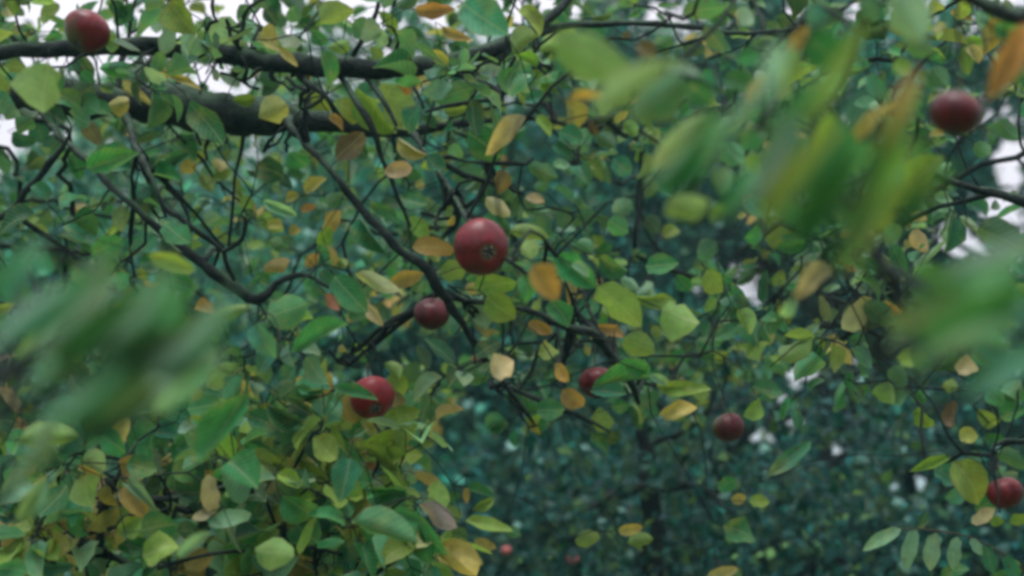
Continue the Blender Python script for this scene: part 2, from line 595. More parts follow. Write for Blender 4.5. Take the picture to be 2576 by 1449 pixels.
# hand-drawn limbs: (tree, [(x, y, width px, depth)...])
LIMBS = [
    # upper limb
    ('A', [(-420, 170, 62, 2.5), (-150, 140, 50, 2.25), (0, 130, 40, 2.16), (160, 122, 40, 2.14), (300, 116, 42, 2.12), (400, 118, 46, 2.12), (500, 126, 50, 2.12), (640, 148, 53, 2.12), (750, 162, 56, 2.1), (850, 167, 53, 2.1), (950, 171, 50, 2.1), (1050, 168, 46, 2.12), (1150, 152, 44, 2.15), (1250, 116, 38, 2.18), (1315, 88, 34, 2.2), (1370, 52, 23, 2.22), (1430, 0, 19, 2.25), (1475, -70, 15, 2.3), (1540, -180, 9, 2.4)]),
    ('A', [(1300, 98, 26, 2.2), (1360, 80, 23, 2.22), (1420, 66, 20, 2.26), (1540, 58, 18, 2.3), (1650, 62, 17, 2.36), (1760, 70, 15, 2.42), (1880, 84, 12, 2.5), (2010, 70, 8, 2.6)]),
    ('A', [(1308, 92, 20, 2.2), (1275, 125, 22, 2.19), (1245, 158, 24, 2.18), (1190, 176, 20, 2.17), (1110, 164, 18, 2.15)]),
    ('A', [(1095, 162, 18, 2.14), (1140, 184, 16, 2.13), (1180, 197, 15, 2.11), (1235, 218, 12, 2.08), (1264, 247, 11, 2.06), (1180, 256, 10, 2.05), (1110, 267, 9, 2.05), (1070, 282, 7, 2.05)]),
    ('A', [(888, 140, 17, 2.1), (905, 112, 15, 2.09), (926, 78, 14, 2.08), (945, 30, 12, 2.08), (957, -20, 10, 2.08), (985, -120, 6, 2.1)]),
    ('A', [(990, 150, 14, 2.1), (998, 120, 10, 2.08), (1003, 98, 6, 2.07)]),
    # lower, thicker limb
    ('A', [(-420, 215, 130, 2.6), (-150, 235, 112, 2.5), (100, 248, 98, 2.45), (300, 257, 92, 2.42), (420, 265, 95, 2.4), (520, 276, 95, 2.4), (620, 288, 88, 2.4), (720, 297, 76, 2.4), (850, 312, 52, 2.42), (950, 328, 36, 2.47), (1040, 330, 27, 2.55), (1150, 312, 23, 2.62), (1240, 300, 18, 2.7), (1360, 300, 13, 2.75), (1480, 330, 10, 2.8)]),
    # long slanting branch
    ('A', [(722, 300, 29, 2.36), (737, 327, 18, 2.33), (770, 362, 17, 2.3), (830, 427, 19, 2.28), (871, 483, 20, 2.27), (934, 550, 21, 2.27), (971, 593, 23, 2.26), (1011, 633, 24, 2.26), (1061, 663, 25, 2.26), (1087, 696, 27, 2.27), (1111, 736, 25, 2.28), (1137, 776, 24, 2.3), (1164, 816, 23, 2.32), (1191, 856, 22, 2.34), (1227, 910, 20, 2.37), (1270, 970, 17, 2.4), (1310, 1020, 13, 2.42), (1345, 1070, 7, 2.45)]),
    ('A', [(838, 165, 18, 2.11), (861, 200, 15, 2.10), (891, 247, 15, 2.07), (921, 293, 16, 2.05), (947, 350, 14, 2.05), (961, 400, 12, 2.06), (985, 450, 11, 2.07), (1003, 500, 10, 2.08), (1032, 570, 8, 2.1)]),
    ('A', [(900, 160, 13, 2.10), (917, 188, 11, 2.10), (951, 233, 13, 2.07), (981, 283, 12, 2.04), (997, 317, 9, 2.03)]),
    ('A', [(1024, 170, 10, 2.12), (1034, 205, 9, 2.11), (1054, 240, 8, 2.07), (1067, 273, 6, 2.07)]),
    ('A', [(745, 165, 16, 2.11), (771, 207, 14, 2.09), (817, 240, 13, 2.05), (844, 277, 12, 2.06), (871, 307, 9, 2.08)]),
    # left slanting branches
    ('A', [(100, 262, 30, 2.42), (150, 340, 18, 2.38), (215, 400, 16, 2.36), (293, 483, 17, 2.35), (337, 516, 18, 2.35), (403, 580, 19, 2.35), (493, 653, 22, 2.36), (533, 686, 26, 2.36), (600, 730, 27, 2.37), (650, 757, 25, 2.38), (694, 712, 17, 2.38), (754, 690, 15, 2.38), (794, 703, 12, 2.38), (831, 726, 8, 2.38)]),
    ('A', [(318, 290, 24, 2.4), (337, 360, 17, 2.36), (360, 407, 16, 2.34), (380, 447, 15, 2.33), (413, 520, 15, 2.32), (450, 546, 14, 2.32), (483, 573, 13, 2.32), (520, 600, 13, 2.33), (560, 630, 12, 2.34), (567, 655, 12, 2.35), (590, 705, 12, 2.36)]),
    ('A', [(562, 633, 11, 2.33), (598, 612, 10, 2.32), (613, 592, 9, 2.3), (620, 556, 7, 2.28), (606, 540, 5, 2.27)]),
    ('A', [(-300, 400, 34, 2.4), (-120, 560, 22, 2.3), (0, 548, 14, 2.25), (67, 480, 16, 2.22), (110, 433, 16, 2.2), (140, 393, 15, 2.2), (168, 352, 12, 2.2), (180, 320, 7, 2.2)]),
    # right of the slanting branch
    ('A', [(1105, 735, 22, 2.29), (1170, 757, 17, 2.3), (1250, 763, 15, 2.32), (1288, 773, 14, 2.33), (1338, 783, 15, 2.35), (1385, 806, 16, 2.36), (1432, 826, 20, 2.38), (1488, 834, 22, 2.4), (1515, 868, 22, 2.42), (1555, 918, 22, 2.45), (1592, 975, 20, 2.5), (1606, 1015, 12, 2.55)]),
    ('A', [(1434, 824, 18, 2.38), (1446, 775, 16, 2.36), (1432, 735, 10, 2.34), (1420, 700, 6, 2.33)]),
    ('A', [(1434, 828, 22, 2.38), (1430, 860, 24, 2.39), (1425, 890, 18, 2.4), (1412, 930, 10, 2.42), (1420, 970, 6, 2.44)]),
    ('A', [(1265, 965, 16, 2.4), (1305, 985, 13, 2.38), (1390, 1020, 12, 2.36), (1455, 1045, 14, 2.35), (1500, 1068, 12, 2.34), (1535, 1085, 6, 2.34)]),
    ('A', [(1100, 430, 12, 2.2), (1128, 470, 13, 2.0), (1150, 505, 14, 1.9), (1166, 540, 12, 1.86), (1178, 560, 7, 1.84)]),
    ('A', [(1040, 335, 18, 2.5), (1075, 390, 14, 2.3), (1100, 430, 12, 2.2), (1118, 480, 8, 2.2)]),
    # bottom left tree
    ('B', [(150, 2150, 70, 2.15), (190, 1800, 58, 2.1), (222, 1560, 46, 2.05), (233, 1446, 40, 2.0), (235, 1398, 36, 2.0), (250, 1362, 24, 1.98), (254, 1320, 20, 1.97), (255, 1284, 18, 1.96), (275, 1245, 16, 1.95), (292, 1205, 13, 1.95), (318, 1160, 10, 1.95), (345, 1110, 6, 1.96)]),
    ('B', [(235, 1398, 26, 2.0), (210, 1393, 28, 2.0), (150, 1378, 30, 2.0), (67, 1373, 27, 2.0), (0, 1384, 25, 2.02), (-120, 1370, 20, 2.05), (-260, 1300, 12, 2.1)]),
    ('B', [(237, 1398, 22, 2.0), (267, 1396, 19, 1.98), (317, 1413, 16, 1.96), (362, 1440, 13, 1.95), (430, 1470, 10, 1.95), (560, 1465, 7, 1.98), (700, 1430, 5, 2.0)]),
    ('B', [(256, 1274, 18, 1.96), (300, 1262, 18, 1.96), (383, 1257, 19, 1.97), (440, 1252, 15, 1.98), (520, 1235, 12, 2.0), (640, 1215, 10, 2.03), (760, 1230, 9, 2.05), (880, 1225, 7, 2.08), (1000, 1240, 5, 2.1)]),
    ('B', [(254, 1335, 13, 1.97), (293, 1326, 12, 1.96), (313, 1300, 11, 1.95), (367, 1290, 9, 1.95), (430, 1300, 6, 1.95)]),
    ('B', [(362, 1440, 12, 1.95), (480, 1405, 10, 1.96), (560, 1390, 12, 1.98), (640, 1385, 11, 2.0), (760, 1375, 10, 2.0), (860, 1395, 9, 2.02), (960, 1400, 7, 2.05), (1120, 1330, 5, 2.1)]),
    ('B', [(210, 1850, 40, 2.1), (-150, 1500, 34, 1.5), (-180, 1150, 26, 1.1), (-60, 985, 18, .98), (30, 930, 20, .95), (75, 890, 20, .93), (140, 843, 16, .92), (230, 800, 11, .93), (330, 770, 7, .95)]),
    # right tree
    ('C', [(3050, 2300, 150, 2.1), (2980, 1500, 130, 2.05), (2900, 800, 110, 1.9), (2800, 250, 80, 1.6), (2640, 70, 50, 1.3), (2532, 36, 38, 1.2), (2445, 0, 32, 1.15), (2300, -70, 24, 1.1), (2160, -110, 16, 1.1), (2000, -120, 10, 1.12)]),
    ('C', [(2310, -66, 22, 1.1), (2200, 20, 18, 1.12), (2165, 83, 18, 1.15), (2146, 140, 18, 1.16), (2132, 187, 16, 1.16), (2109, 233, 12, 1.16), (2050, 290, 6, 1.15)]),
    ('C', [(2165, 83, 12, 1.15), (2059, 10, 14, 1.2), (2030, 45, 12, 1.2), (1990, 120, 9, 1.22), (1975, 200, 14, 1.15), (1932, 290, 12, 1.1), (1890, 330, 6, 1.1)]),
    ('C', [(2890, 700, 60, 1.9), (2700, 560, 36, 1.9), (2565, 505, 27, 1.9), (2492, 485, 22, 1.9), (2400, 460, 14, 1.85), (2300, 420, 18, 1.8), (2240, 405, 17, 1.78), (2210, 420, 12, 1.75), (2120, 470, 17, 1.7), (2055, 492, 18, 1.68), (1985, 540, 17, 1.66), (1930, 586, 12, 1.66), (1850, 640, 6, 1.7)]),
    ('C', [(2310, 300, 10, 1.7), (2302, 350, 12, 1.75), (2270, 390, 15, 1.78), (2235, 408, 16, 1.78)]),
    ('C', [(2940, 1150, 50, 2.05), (2700, 960, 34, 2.6), (2480, 880, 22, 2.9), (2340, 830, 18, 2.9), (2282, 793, 19, 2.9), (2259, 757, 20, 2.9), (2225, 723, 20, 2.9), (2192, 690, 20, 2.9), (2149, 650, 19, 2.9), (2080, 600, 15, 2.9), (1990, 590, 10, 2.95)]),
    ('C', [(2149, 650, 16, 2.9), (2129, 682, 17, 2.88), (2149, 730, 18, 2.87), (2162, 768, 20, 2.86), (2158, 805, 20, 2.86), (2128, 843, 16, 2.86), (2120, 857, 13, 2.86), (2140, 886, 6, 2.86)]),
    ('C', [(2162, 790, 16, 2.86), (2190, 830, 14, 2.85), (2215, 850, 10, 2.85)]),
    ('C', [(2158, 775, 13, 2.86), (2100, 755, 12, 2.85), (2060, 745, 8, 2.85)]),
    ('C', [(2158, 805, 13, 2.86), (2090, 822, 12, 2.85), (2040, 815, 8, 2.85), (2010, 850, 5, 2.85)]),
    ('C', [(2950, 1300, 40, 2.05), (2700, 1170, 24, 2.0), (2576, 1110, 17, 1.98), (2500, 1120, 13, 1.97), (2500, 1180, 9, 1.95), (2510, 1240, 6, 1.93), (2516, 1290, 4, 1.92)]),
]

# leaves picked out of the picture: per block (origin, tree) base, tip, width in third-pixels, colour, optional depth
T = {}
T[(0, 0)] = """360 470 310 870 330 y 1.55;20 -20 105 140 120 c;50 30 210 115 90 t;80 220 250 255 90 c;800 800 985 770 140 Y 2.2;930 680 1165 800 90 c 2.15;1430 765 1655 1095 165 g 1.95
1195 540 1320 565 75 Y 2.2;1270 555 1525 680 60 Y 2.2;1490 240 1345 425 95 p 1.95;790 340 915 320 130 y 2.0;1270 20 1465 250 230 y 1.9;1550 120 1645 290 100 g;1850 140 1940 330 120 t;1755 760 1935 740 110 y 2.2
1480 1010 1650 1100 130 p;1355 1285 1485 1250 105 Y;1610 1365 1745 1285 80 y;655 1265 1030 1165 165 g 1.7;1045 1055 1210 1000 80 g;550 1150 605 1360 130 g;555 600 690 830 155 t;1000 455 1095 525 70 d
735 810 855 925 95 p;1245 960 1405 1105 150 p 2.6;1590 1220 1725 1260 80 c;1300 1080 1480 1205 185 g;1500 1320 1605 1450 95 y;390 290 475 355 75 g;1195 50 1180 255 120 p;860 0 940 140 120 g;1000 20 890 210 110 g
560 430 700 620 140 d 2.3;30 620 110 800 140 g;200 250 20 330 110 g;330 300 480 280 100 g;0 140 90 210 90 g;640 900 760 1100 130 b 2.6;1750 1130 1830 1250 90 p;1720 980 1800 1080 80 p;950 890 1070 910 60 p;150 870 30 820 100 g;280 900 330 1080 150 t;480 1020 330 1180 140 t;90 1010 240 1090 120 t;700 640 560 800 150 d 2.1;430 700 600 830 170 g 2.05;610 720 760 840 140 t 2.1;60 700 -60 860 150 t 2.0;120 830 300 900 130 d 2.15;480 560 420 720 120 g 2.1;330 830 500 930 140 d 2.1;700 780 860 880 110 g 2.15
-20 560 90 660 120 d 2.1;180 560 60 640 110 t 2.05;520 840 700 930 130 t 2.15;760 640 880 720 110 d 2.2;250 900 130 1010 140 g 2.1;600 560 740 640 110 g 2.15;30 780 160 880 130 g 2.1"""
T[(0, 1)] = """20 300 235 315 195 Y 2.0;165 355 325 515 65 Y 2.0;500 380 610 660 125 g 1.75;480 150 705 25 160 y 2.0;535 360 765 340 105 y 2.2;1200 70 1495 85 110 o 1.95;1560 20 1885 255 280 t 1.6;1400 195 1605 325 65 Y 2.1
1085 375 1335 325 95 g;740 150 865 265 150 g 2.3;925 85 1095 265 95 y 2.3;20 890 250 795 200 Y 1.95;365 695 565 840 130 y;555 855 665 995 75 o 2.0;605 1215 790 990 175 b 2.0;600 770 800 905 150 y 2.3
755 660 1055 1015 185 y 2.3;935 635 1240 955 245 y 2.25;1065 575 1180 710 100 o 2.15;1265 590 1385 645 85 c;1340 760 1670 655 150 g 2.2;1965 520 1865 810 250 g 1.8;1415 835 1615 828 75 y;1680 840 1795 830 85 y
1835 810 1910 810 80 y;2035 875 1712 1145 130 c 1.8;1600 1000 1840 1205 230 g 2.1;1445 1120 1565 1185 120 p;1070 1035 1300 1185 85 c 2.0;965 1300 1200 1255 130 c 1.95;935 1055 1045 1235 140 g;1285 1175 1445 1315 140 t 2.1
1060 1080 1170 1205 150 d;1195 1390 1275 1400 70 c;1805 1205 1940 1240 90 o;1860 1280 1830 1460 120 o 2.1;0 1230 210 1335 200 d;365 1450 525 1345 95 Y;595 640 725 755 120 g;500 640 605 670 70 p;1470 1335 1710 1325 130 g
1720 1000 1900 1100 120 g 2.3;250 1150 380 1300 150 g 2.7;700 1060 860 1180 120 d;1240 900 1370 960 90 d;120 540 240 590 70 p;20 560 180 640 110 t;1120 1280 1250 1340 90 g;420 250 520 340 100 g;330 160 240 40 130 g 2.0;60 60 160 190 120 d"""
T[(0, 2)] = """330 240 930 640 330 y .95;1290 560 930 940 300 g .95;1150 490 1420 565 95 p 1.0;420 770 735 735 85 o 1.1;775 925 880 840 65 Y;195 865 285 1030 85 y;355 990 530 1060 155 t;90 760 310 715 95 t;190 390 285 480 70 p
1080 370 1205 270 130 g;950 330 1075 440 120 b 1.3;835 250 900 290 65 o;1500 870 1060 1300 220 y 1.0;1535 1035 1750 865 120 p 1.6;1760 800 1935 550 125 c 1.1;1600 1080 1730 1250 180 g 1.5;515 1185 710 1330 115 y
915 1090 1015 1165 90 t;1755 1195 1880 1285 110 y 1.3;120 1250 360 1335 130 g;590 910 640 1040 80 b;80 40 210 260 135 y 2.0;1290 110 1610 40 165 g 1.6;1610 550 1810 710 170 g 1.2;600 130 770 105 60 y;1400 560 1560 720 190 t 1.3
1300 320 1450 420 140 d;1450 200 1600 380 130 g 1.5;700 280 560 230 120 g;1700 60 1830 180 120 p 1.4;1500 60 1620 180 120 g;1850 380 1700 480 140 g 1.2;1330 620 1500 790 170 g 1.25;900 640 760 760 140 y 1.1;330 420 460 560 120 t
640 1020 780 1110 120 d;1260 1300 1420 1400 130 d;300 1100 480 1180 100 t;1500 1300 1700 1420 180 g 1.2;1850 1000 1720 1140 150 g 1.2;160 560 60 700 130 g;760 1200 900 1320 140 t;250 600 420 640 110 g"""
T[(0, 3)] = """130 470 300 190 115 o 1.15;900 -30 1170 320 290 p .95;1020 300 1270 400 120 g 1.1;280 290 560 520 260 g 1.0;660 1085 950 705 125 Y 1.1;1640 770 1960 150 190 o .95;480 830 310 1320 200 y .95;780 1070 550 1450 220 g .95
1330 1180 785 1560 220 y 1.25;150 1010 305 1030 85 Y 1.5;900 870 1010 1140 165 g 1.4;1710 190 1940 290 155 g 1.3;170 840 340 930 110 g;1215 1025 1360 985 55 Y 1.6;240 380 80 600 170 y 1.0;420 620 260 820 150 y 1.0
620 260 480 480 150 g 1.0;760 560 880 760 120 t 1.3;1240 240 1340 180 50 c 1.2;950 460 1080 560 110 y 1.2;600 960 460 1180 190 g .95;1000 1200 880 1400 170 g 1.0;330 40 430 240 150 t 1.1;700 0 820 140 140 g 1.1
1240 500 1350 660 140 d;1450 330 1600 460 130 d;1600 120 1720 180 110 g;1500 150 1400 300 110 d;1750 900 1880 1060 130 g;1560 1080 1700 1180 120 g;60 600 180 720 140 y 1.1;240 1120 120 1300 150 g 1.1;1820 420 1900 640 130 g 1.3;1120 560 1240 620 90 g"""
T[(1, 0)] = """690 490 910 325 170 g 1.6;1240 240 1430 380 165 g 2.0;1220 345 1460 470 150 d 2.05;930 760 1380 1150 430 g .82;860 1120 1420 1310 280 g .85;1655 1185 1190 1660 190 p .85;100 1250 460 975 100 p 1.0;1475 865 1625 905 95 o 1.7
1540 970 1870 870 110 y 1.6;1385 940 1475 1030 105 b;1110 475 1480 570 125 y 1.4;1265 615 1490 725 150 g;1380 910 1495 670 75 g 1.3;590 790 910 640 120 g 1.0;540 560 720 700 190 t 1.2;430 330 690 370 60 p
820 1020 1000 1180 200 g .9;460 900 300 1020 120 g 1.0;640 1000 560 1160 130 t 1.1;1700 1190 1860 1360 150 g;60 700 220 860 170 g 1.1;300 480 460 620 180 t 1.3;100 380 260 470 150 d;960 330 1080 440 110 t;1560 1030 1640 1120 90 p
700 830 820 700 120 y 1.0;180 1000 60 1180 130 g 1.0;1000 1260 1260 1420 220 d .9;380 1180 520 1330 160 g 1.1;250 1360 420 1440 140 t 1.2;1130 60 1220 170 110 t;760 40 680 130 90 p;1640 150 1560 260 110 p;1480 60 1380 40 80 p;1830 30 1910 120 90 y;740 520 860 640 140 g"""
T[(1, 1)] = """55 60 330 205 90 p 2.0;85 230 205 275 95 Y;335 145 455 95 65 o;505 300 650 150 105 Y 2.1;485 410 565 240 105 y 2.1;525 390 600 570 45 c 2.05;375 565 475 465 85 Y;585 515 705 555 80 y;55 600 270 500 110 o 2.0
745 615 1095 735 110 c 1.95;1015 690 1280 585 115 Y 2.15;1175 420 1510 420 145 o 1.95;1155 185 1305 350 110 y;1080 50 1310 110 140 g 2.2;855 110 965 195 80 p;785 195 985 480 120 t 2.35;1735 35 1915 190 120 c 1.95
1700 200 1945 300 155 g 2.05;525 765 635 895 75 r 2.1;590 630 830 910 200 g 1.9;80 960 390 835 240 g 1.75;255 1220 745 940 150 g 1.6;375 1240 545 1450 150 g 1.95;-20 1000 110 1260 155 t 1.5;825 825 945 1015 80 c 2.0
615 1200 705 1175 65 Y;725 1150 845 1245 90 y;965 1290 1150 1420 110 y 2.2;1655 955 1765 1115 85 Y;1715 1085 1835 1060 60 Y;1575 725 1705 735 90 Y 2.1;1405 650 1590 555 160 y 2.1;1640 730 1960 690 170 y 1.95;1740 790 1950 960 210 y 1.9
1785 1390 1950 1270 190 c 1.7;1575 1400 1705 1445 70 t;480 600 610 705 110 t;860 70 1090 250 100 g 2.5;330 30 180 60 90 Y;640 30 520 90 130 g 2.4;210 420 60 380 120 g 2.5;1330 170 1460 250 80 p;1500 180 1440 260 50 Y 1.9
1310 420 1400 520 90 y 2.2;1150 480 1090 420 60 p;660 560 560 460 80 y;320 260 260 330 80 Y;1200 780 1260 820 60 p;1400 900 1380 780 60 p 2.6;1850 560 1960 560 90 g 2.0;100 700 40 620 80 g;700 900 830 960 110 g 2.6;1000 560 1130 470 90 g 2.5"""
T[(1, 2)] = """105 30 245 75 70 c;145 135 325 125 60 p;-20 295 300 325 125 y 1.9;490 170 650 205 110 g;1150 165 1490 45 200 y 1.0;1135 350 1290 235 105 y 1.5;150 550 350 815 200 o 1.25;290 810 425 1030 170 g 1.8;320 470 640 720 200 g 1.7
450 545 610 625 80 p 1.65;640 710 970 1010 230 y 1.75;890 770 1260 860 90 y 1.8;825 650 960 725 85 p;705 690 830 712 55 o;615 655 685 705 55 c;1130 880 1410 1000 270 y 1.75;1465 590 1585 750 165 y 2.2;1695 890 1855 1070 145 y 2.2
125 980 300 1065 105 o 2.2;195 1225 370 1195 145 y 2.1;535 1180 625 1190 90 Y;645 1000 870 1100 90 o 2.2;850 1090 1090 1250 185 y 2.0;770 1195 910 1255 95 t;1045 1065 1135 1025 95 y;855 1300 1060 1370 130 g 2.0;600 1480 1090 1370 140 g 2.05
1025 1375 1215 1460 75 p 2.0;1775 1255 1940 1120 130 y 2.2;650 490 910 570 180 g 2.0;1005 560 1250 540 150 g 1.9;605 330 710 405 70 y;865 1000 955 1012 55 p;330 1290 440 1460 110 o 1.9;60 640 170 820 170 g 1.5;480 380 640 440 120 g 2.1
720 220 880 300 150 g 2.1;900 60 760 160 140 g 1.6;1550 380 1400 500 150 t 2.3;1000 200 1120 300 120 d;760 400 620 470 100 g;200 400 60 440 140 y 1.7;1060 1290 1150 1200 90 g;80 1120 190 1060 90 t;440 1100 530 1060 90 g
1250 620 1340 760 110 g;1780 60 1900 200 150 t 1.5;1880 300 1760 340 130 g 1.6;1840 600 1700 700 90 g;1500 120 1620 200 150 y 1.1;1450 900 1540 800 70 y"""
T[(1, 3)] = """535 340 830 305 85 o 1.6;1065 165 1205 195 85 c;1085 290 1205 450 120 c 2.2;1025 370 1085 405 60 Y;1035 245 1085 250 55 Y;925 390 1045 650 110 g 2.0;855 475 905 600 70 y;535 485 690 595 90 o 2.1;440 550 210 820 150 c 1.2
220 820 80 930 110 p 1.3;875 815 1015 925 90 o 2.2;735 820 930 1040 160 g 2.0;90 1260 330 1070 170 y 2.0;305 1085 385 995 70 p;1040 640 1560 900 330 g .9;1350 560 1960 860 330 g .88;1200 770 1720 800 150 p .95;1570 940 1890 1005 110 y 1.2
1245 850 1370 905 85 p;475 1140 630 1275 115 Y 2.2;1405 1320 1610 1330 150 c 1.9;1590 270 1950 380 200 d 1.6;1440 185 1625 340 55 p 1.8;1745 1235 1945 1410 200 g 1.8;975 1250 1190 1295 140 y 1.4;1080 1050 1500 1180 220 t 1.0;1420 1040 1760 1180 220 t 1.05
55 425 310 375 115 g 1.6;325 380 450 445 90 g;595 1120 770 1135 95 g;405 745 560 705 55 p;100 40 240 240 160 g 1.0;380 40 300 300 170 g 1.05;560 60 700 260 200 g 1.0;800 60 900 300 210 y 1.0;1000 250 880 400 130 g 1.5;560 380 760 450 130 t
720 500 860 620 130 g 1.9;1230 200 1380 120 110 t;1250 20 1400 80 90 p 2.2;1680 130 1760 60 80 p;1100 40 1200 130 90 g;760 740 640 700 70 p;450 880 530 1000 90 p;850 1200 1000 1100 130 t;300 1150 420 1330 110 d;1200 1140 1100 1340 150 t 1.3
1700 880 1880 700 200 g .95;1550 1200 1680 1300 130 g 1.5;60 900 30 1080 130 g;620 700 720 640 70 p;940 960 1080 1010 100 t 1.8;900 1350 1060 1440 150 g 1.6"""
T[(2, 0)] = """635 340 820 265 125 Y 1.95;140 420 600 390 180 y 1.5;760 395 930 520 180 g 1.7;610 560 840 630 200 y 1.85;595 625 770 690 45 Y 1.84;640 690 700 920 220 y 1.75;700 620 470 740 160 m 1.95;815 640 885 645 55 r;955 610 1210 645 175 g 1.8
1205 635 1305 700 95 Y;1285 590 1370 592 55 Y;1265 752 1370 748 55 c;1290 680 1510 655 175 g 1.85;1360 830 1550 815 165 d 1.9;1570 680 1610 990 130 c 1.75;1600 960 1430 1020 80 c 1.75;1880 60 1585 620 290 g 1.4;1575 1075 1910 955 130 p 1.75
965 755 1190 960 90 p 1.8;1305 885 1380 880 95 Y;445 1035 650 1095 85 Y;595 1165 710 1230 115 p;885 1115 1090 1045 155 y 1.85;1060 1110 1340 1070 240 g 1.75;1075 1300 1350 1230 230 y 1.7;1335 1105 1550 1085 150 d 1.9;1285 1450 1430 1330 120 y
1610 1120 1330 1320 90 p 1.35;300 1010 510 770 185 g 1.8;340 690 120 1060 125 p 1.1;845 1380 1070 1425 125 g;-20 1380 210 1440 150 g 1.6;230 1090 410 1130 100 b;215 1365 570 1390 95 t 2.1;1720 590 1950 770 250 g 1.7;1665 780 1800 825 65 c
825 825 915 795 85 Y;1710 1450 1910 1330 135 y;1770 1210 1905 1040 130 y;845 1030 915 1040 65 c;815 1220 905 1210 65 y;925 1260 1070 1290 110 t;490 900 690 875 120 g;845 405 1030 388 65 p;120 560 330 480 150 t 1.6;0 640 140 560 130 g;60 860 180 960 140 g
1030 470 900 560 120 g;1450 420 1300 400 130 t 2.1;1480 520 1590 480 100 p;1380 560 1240 480 110 g;600 460 760 560 130 g;40 200 200 120 130 t;230 200 380 300 110 t;1850 400 1720 500 90 Y;1200 940 1330 900 110 p;1400 1200 1260 1180 120 g;1600 1230 1760 1180 110 t
1660 880 1800 870 80 p;1780 1000 1920 900 120 y;1500 1280 1680 1380 120 g;1000 200 1180 330 160 d 2.0;520 1290 400 1240 70 g"""
T[(2, 1)] = """690 20 740 320 190 Y 2.2;800 250 900 390 80 Y 2.2;960 275 1250 185 135 y 2.2;1010 50 1120 190 130 c 2.2;1000 -70 1140 130 150 y 2.2;590 25 920 115 95 g 1.98;705 560 640 890 205 t 1.7;220 440 430 410 175 y;430 410 610 560 200 y 1.9
945 525 1050 475 95 o;1025 550 1250 535 130 y;915 630 1130 670 130 t;1195 675 1400 770 85 Y 2.1;1590 790 1800 850 75 g 1.95;1630 945 1800 860 75 y 1.95;1590 780 1592 920 55 o 1.93;1225 910 1530 1065 125 m 1.8;730 1030 1225 1190 200 g 1.65
1025 965 1260 1045 110 g 1.75;1575 1030 1945 1125 105 y 1.75;1645 1180 1810 1240 85 Y;1335 1330 1535 1190 130 y;1495 1345 1750 1335 105 y 1.9;1350 1395 1475 1425 130 Y;435 1165 590 1095 110 p;585 1135 840 1115 95 t;355 1205 510 1245 95 y
-10 1240 270 1310 235 y 1.7;115 1400 220 1412 75 Y;-10 1100 190 1075 155 y;55 810 250 775 95 Y 2.0;345 910 500 865 95 Y;465 935 545 855 55 c;405 645 560 638 65 Y;175 350 340 338 65 Y;-10 200 160 310 200 g;95 45 380 85 150 t;825 645 915 608 65 o
815 700 880 690 55 Y;870 745 1090 755 120 y;895 880 1010 885 75 c;1035 835 1140 795 95 p;1135 745 1210 695 80 p;1215 880 1320 845 80 p;555 890 770 880 165 y;555 980 810 970 60 p;1105 1450 1205 1320 100 t;940 1240 1260 1285 105 g
945 1315 1055 1430 90 y;745 405 860 365 105 p;755 530 940 560 70 y;200 600 380 560 150 y;100 480 250 560 150 g;560 1000 420 930 90 c;640 950 760 1010 110 g;800 1250 690 1180 110 t;260 1050 340 1160 120 p;1250 1100 1380 1150 70 t;1420 820 1560 900 110 g
60 330 180 420 140 y;300 200 440 260 140 y;480 300 590 420 120 g;600 350 720 560 110 g;1000 400 1100 460 110 t;1180 200 1100 300 90 y;40 950 160 1010 90 g;1400 980 1560 960 120 y;1450 1100 1590 1180 110 g;600 1350 760 1300 110 t;300 1350 450 1420 130 g"""
T[(2, 2)] = """185 210 410 185 165 g 2.1;75 150 210 195 120 g;195 320 285 308 105 g;380 40 550 190 160 o 1.9;590 60 870 60 155 t 2.1;755 185 880 158 110 g;595 260 770 270 155 y;925 80 1110 245 105 t;1110 230 1410 180 130 Y 2.1;1090 10 1510 55 110 y 2.1
1370 100 1510 40 120 y;595 365 750 570 110 g;800 1105 990 1085 90 Y;475 1180 680 1180 120 y;870 1205 1070 1165 105 y;1650 875 1770 855 80 Y;1790 885 1945 890 95 y;1590 1070 1860 1190 200 g 2.1;1470 1450 1710 1395 90 c;-20 1095 55 1135 90 g
1550 790 1690 715 110 g;1745 245 1945 120 150 y 2.2;20 40 130 120 110 g;420 200 520 60 100 g;700 380 830 420 100 d"""
T[(2, 3)] = """-10 700 310 420 110 t 1.9;895 -20 935 160 155 y 2.1;960 40 1040 160 90 g;1135 170 1225 350 115 y 2.2;1400 120 1440 350 130 b 1.7;1440 400 1595 385 125 Y 2.0;1380 550 1070 650 75 y 2.0;1390 590 1660 920 250 y 1.8;1250 620 1450 760 180 t 2.1
1535 1050 1710 940 95 c 1.95;1685 1000 1780 1070 95 y;1575 190 1770 360 125 y;1750 260 1945 190 155 g;1725 520 1945 610 135 g;1300 1450 1520 1400 120 g;1670 1450 1945 1405 130 g;1640 380 1780 460 110 g;1500 540 1680 560 80 t;1850 980 1945 1060 120 y;1650 60 1780 160 130 g 1.7
1850 40 1945 160 140 g;1750 700 1900 680 80 p;1440 30 1330 -10 100 y;1100 60 1190 140 90 g;1500 800 1340 850 130 t;1720 860 1560 960 130 g 2.1"""
OWNER = lambda rr, cc: 'C' if cc == 3 else ('B' if rr == 2 and cc < 2 or (rr, cc) == (1, 0) else 'A')

